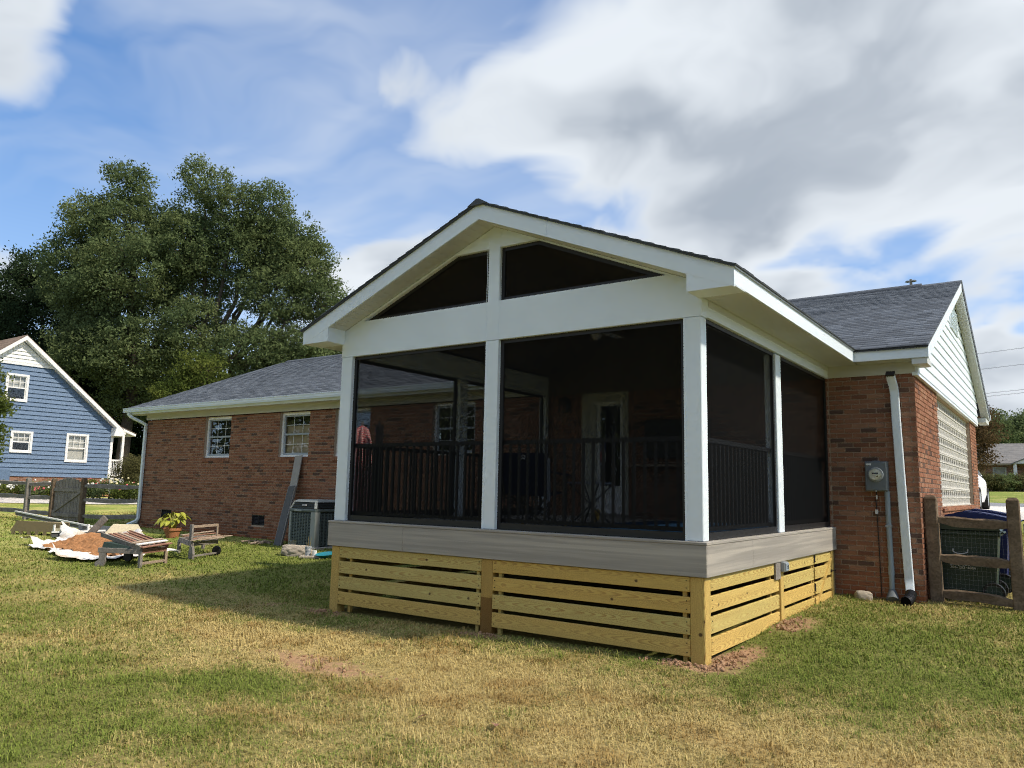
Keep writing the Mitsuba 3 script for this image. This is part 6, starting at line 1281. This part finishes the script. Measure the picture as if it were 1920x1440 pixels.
for i, a_ in enumerate((.618, .640, .661)):
    tree('hedge_shrub', ('rounded shrub at the left end of the hedge before the bungalow', 'middle shrub of the hedge below the bungalow window', 'shrub of the hedge at the right edge by the white column')[i], 'shrub', cam_ground(a_, 63), .4, .08, [(0, 0, .75, 1.0, .65), (.7, 0, .65, .7, .55), (-.7, 0, .65, .7, .55)], 150, 30, .16, .085, ('leaf_olive', 'leaf_oak', 'leaf_olive')[i], 80 + i, 'hedge shrubs before the bungalow', 0, False)
for i, (a_, dd, hh) in enumerate(((-.30, 120, 11), (-.15, 125, 12), (.05, 130, 11), (.25, 128, 12), (.42, 125, 11), (.85, 90, 11), (-.82, 60, 13), (-.95, 50, 13))):
    tree('broadleaf_tree', 'rounded far background tree ' + ('behind the middle of the long roof', 'behind the porch gable', 'behind the porch roof valley', 'behind the right hand roof slope', 'behind the right hand gable', 'outside the frame on the right', 'outside the frame on the left, farther off', 'outside the frame on the left, nearer')[i], 'tree', cam_ground(a_, dd), 4, .4, [(0, 0, hh * .75, 4, hh * .22), (-3.5, 0, hh * .55, 4, hh * .25), (3.5, 0, hh * .55, 4, hh * .25), (0, 0, hh * .3, 5, hh * .25)], 300, 24, .7, .28, 'leaf_oak', 90 + i, 'far background trees', .1)

for i, (x, y, hh) in enumerate(((-46, -6, 12), (-44, -18, 14), (-36, -28, 13), (-26, -36, 15), (-14, -42, 14), (-2, -45, 15), (12, -44, 13), (26, -38, 14), (38, -26, 12), (-52, 6, 13))):
    tree('broadleaf_tree', 'rounded tree at the back of the yard behind the viewer, ' + ('first', 'second', 'third', 'fourth', 'fifth', 'sixth', 'seventh', 'eighth', 'ninth', 'tenth')[i] + ' of the line', 'tree', (x, y, gz(x, y)), 4, .4, [(0, 0, hh * .75, 4, hh * .22), (-3.5, 0, hh * .55, 4, hh * .25), (3.5, 0, hh * .55, 4, hh * .25), (0, 0, hh * .3, 5, hh * .25)], 260, 22, .7, .30, 'leaf_oak', 120 + i, 'trees at the back of the yard', .05)

# ---------------------------------------------------------------- mown lawn blades
def f_blade(p, n, uv):
    d = dryness(p); k = 0.55 * cell_rand(dr.floor(p.x * 45), dr.floor(p.y * 45), 2) + 0.45 * noise(p.x * 11, p.y * 11, 3.0); k2 = cell_rand(dr.floor(p.x * 110), dr.floor(p.y * 110), 5)
    green = mix((0.130, 0.180, 0.036), (0.245, 0.285, 0.066), k2); straw = mix((0.42, 0.325, 0.120), (0.58, 0.47, 0.215), k2)
    br = smoothstep(0.52, 0.72, fbm(p.x * 2.7 + 3, p.y * 2.7, 6.0, 3)) * 0.75
    c = mix(green, straw, smoothstep(-.24, .24, d * 1.02 - k))
    return mix(c, c * mi.Color3f(0.62, 0.50, 0.42), br * dr.clip(d * 1.6, 0, 1))


M('grass_blade', {'type': 'twosided', 'bsdf': {'type': 'diffuse', 'reflectance': proc(f_blade)}})


def bare_np(x, y):
    g = lambda a, b, sx, sy: np.exp(-.5 * (((x - a) / sx) ** 2 + ((y - b) / sy) ** 2))
    s = 1.25 * g(-2.85, -1.95, .55, .20) + 1.3 * g(.17, .35, .14, .42) + 1.2 * g(.20, 2.15, .16, .40) + .9 * g(-.15, -.12, .30, .10) + .75 * g(-4.85, -.1, .30, .12) + .8 * g(-2.4, -.12, .22, .10) + .55 * g(-6.2, -.3, 1, .35)
    return s


def blades(n, d0, d1, height, width, r, half=.86):
    rad = np.sqrt(r.uniform(d0 ** 2, d1 ** 2, n)); th = r.uniform(-half, half, n) + YAW
    x = CAM[0] + rad * np.sin(th); y = CAM[1] + rad * np.cos(th)
    keep = ~((x > -4.86) & (x < .0) & (y > .02) & (y < 4.9)) & ~((x > HX0 - .02) & (x < HX1 + .02) & (y > HY0 - .02)) & ~((x > -36) & (y > 5.5) & (x < -26)) & (y < 13)
    b = bare_np(x, y); keep &= r.uniform(0, 1, n) > np.clip((b - .2 + .5 * (meshkit.fbm(np.stack([x * 5, y * 5, 0 * x], 1), 3, 9) - .5)) * 1.3, 0, .93)
    from shapely import contains_xy
    keep &= ~contains_xy(Polygon(TP).buffer(-.15), x, y)
    x, y = x[keep], y[keep]; n = len(x)
    patchy = meshkit.fbm(np.stack([x * 2.6, y * 2.6, 0 * x], 1), 4, 4); h = height * (.45 + 1.1 * patchy) * r.uniform(.55, 1.35, n) * (1 - .5 * np.clip(b[keep], 0, 1))
    a = r.uniform(0, 2 * np.pi, n); lean = r.uniform(.25, 1.6, n); w = width * r.uniform(.6, 1.3, n)
    dx, dy = np.cos(a), np.sin(a); z = gzs(x, y) - .004
    B0 = np.stack([x, y, z], 1); side = np.stack([-dy, dx, 0 * dx], 1) * w[:, None] / 2
    mid = B0 + np.stack([dx * lean * h * .3, dy * lean * h * .3, h * .6], 1); tip = B0 + np.stack([dx * lean * h, dy * lean * h, h * (1.05 - .42 * lean)], 1)
    v = np.stack([B0 - side, B0 + side, mid + side * .8, mid - side * .8, tip], 1).reshape(-1, 3); i = 5 * np.arange(n)[:, None]
    return trimesh.Trimesh(v, np.vstack([i + [0, 1, 2], i + [0, 2, 3], i + [3, 2, 4]]), process=False)


rg = np.random.default_rng(77)
lawn = join([blades(150000, 2.5, 7.5, .040, .0058, rg), blades(115000, 7.5, 12, .042, .009, rg), blades(90000, 12, 19, .044, .015, rg), blades(60000, 19, 30, .046, .024, rg)])
def tufts(n_t, per, r):
    th = r.uniform(-.6, .6, n_t) + YAW; rad = np.sqrt(r.uniform(3.4 ** 2, 11 ** 2, n_t)); cx = CAM[0] + rad * np.sin(th); cy = CAM[1] + rad * np.cos(th); ok = ~((cx > -5) & (cx < .15) & (cy > -.1)) & (cy < 4.6); cx, cy = cx[ok], cy[ok]
    x = np.repeat(cx, per) + r.normal(0, .035, len(cx) * per); y = np.repeat(cy, per) + r.normal(0, .035, len(cx) * per); n = len(x)
    h = r.uniform(.05, .115, n); a = r.uniform(0, 2 * np.pi, n); lean = r.uniform(.4, 1.5, n); w = r.uniform(.004, .0075, n); dx, dy = np.cos(a), np.sin(a)
    B0 = np.stack([x, y, gzs(x, y) - .004], 1); sd = np.stack([-dy, dx, 0 * dx], 1) * w[:, None] / 2
    m1 = B0 + np.stack([dx * lean * h * .35, dy * lean * h * .35, h * .65], 1); tp = B0 + np.stack([dx * lean * h, dy * lean * h, h * (.95 - .4 * lean)], 1)
    v = np.stack([B0 - sd, B0 + sd, m1 + sd * .85, m1 - sd * .85, tp], 1).reshape(-1, 3); i = 5 * np.arange(n)[:, None]
    return trimesh.Trimesh(v, np.vstack([i + [0, 1, 2], i + [0, 2, 3], i + [3, 2, 4]]), process=False)


lawn = join([lawn, tufts(600, 14, rg)])
solo('lawn_grass', lawn, 'grass_blade', label='mown lawn with green and straw coloured patches', cat='grass', kind='stuff')
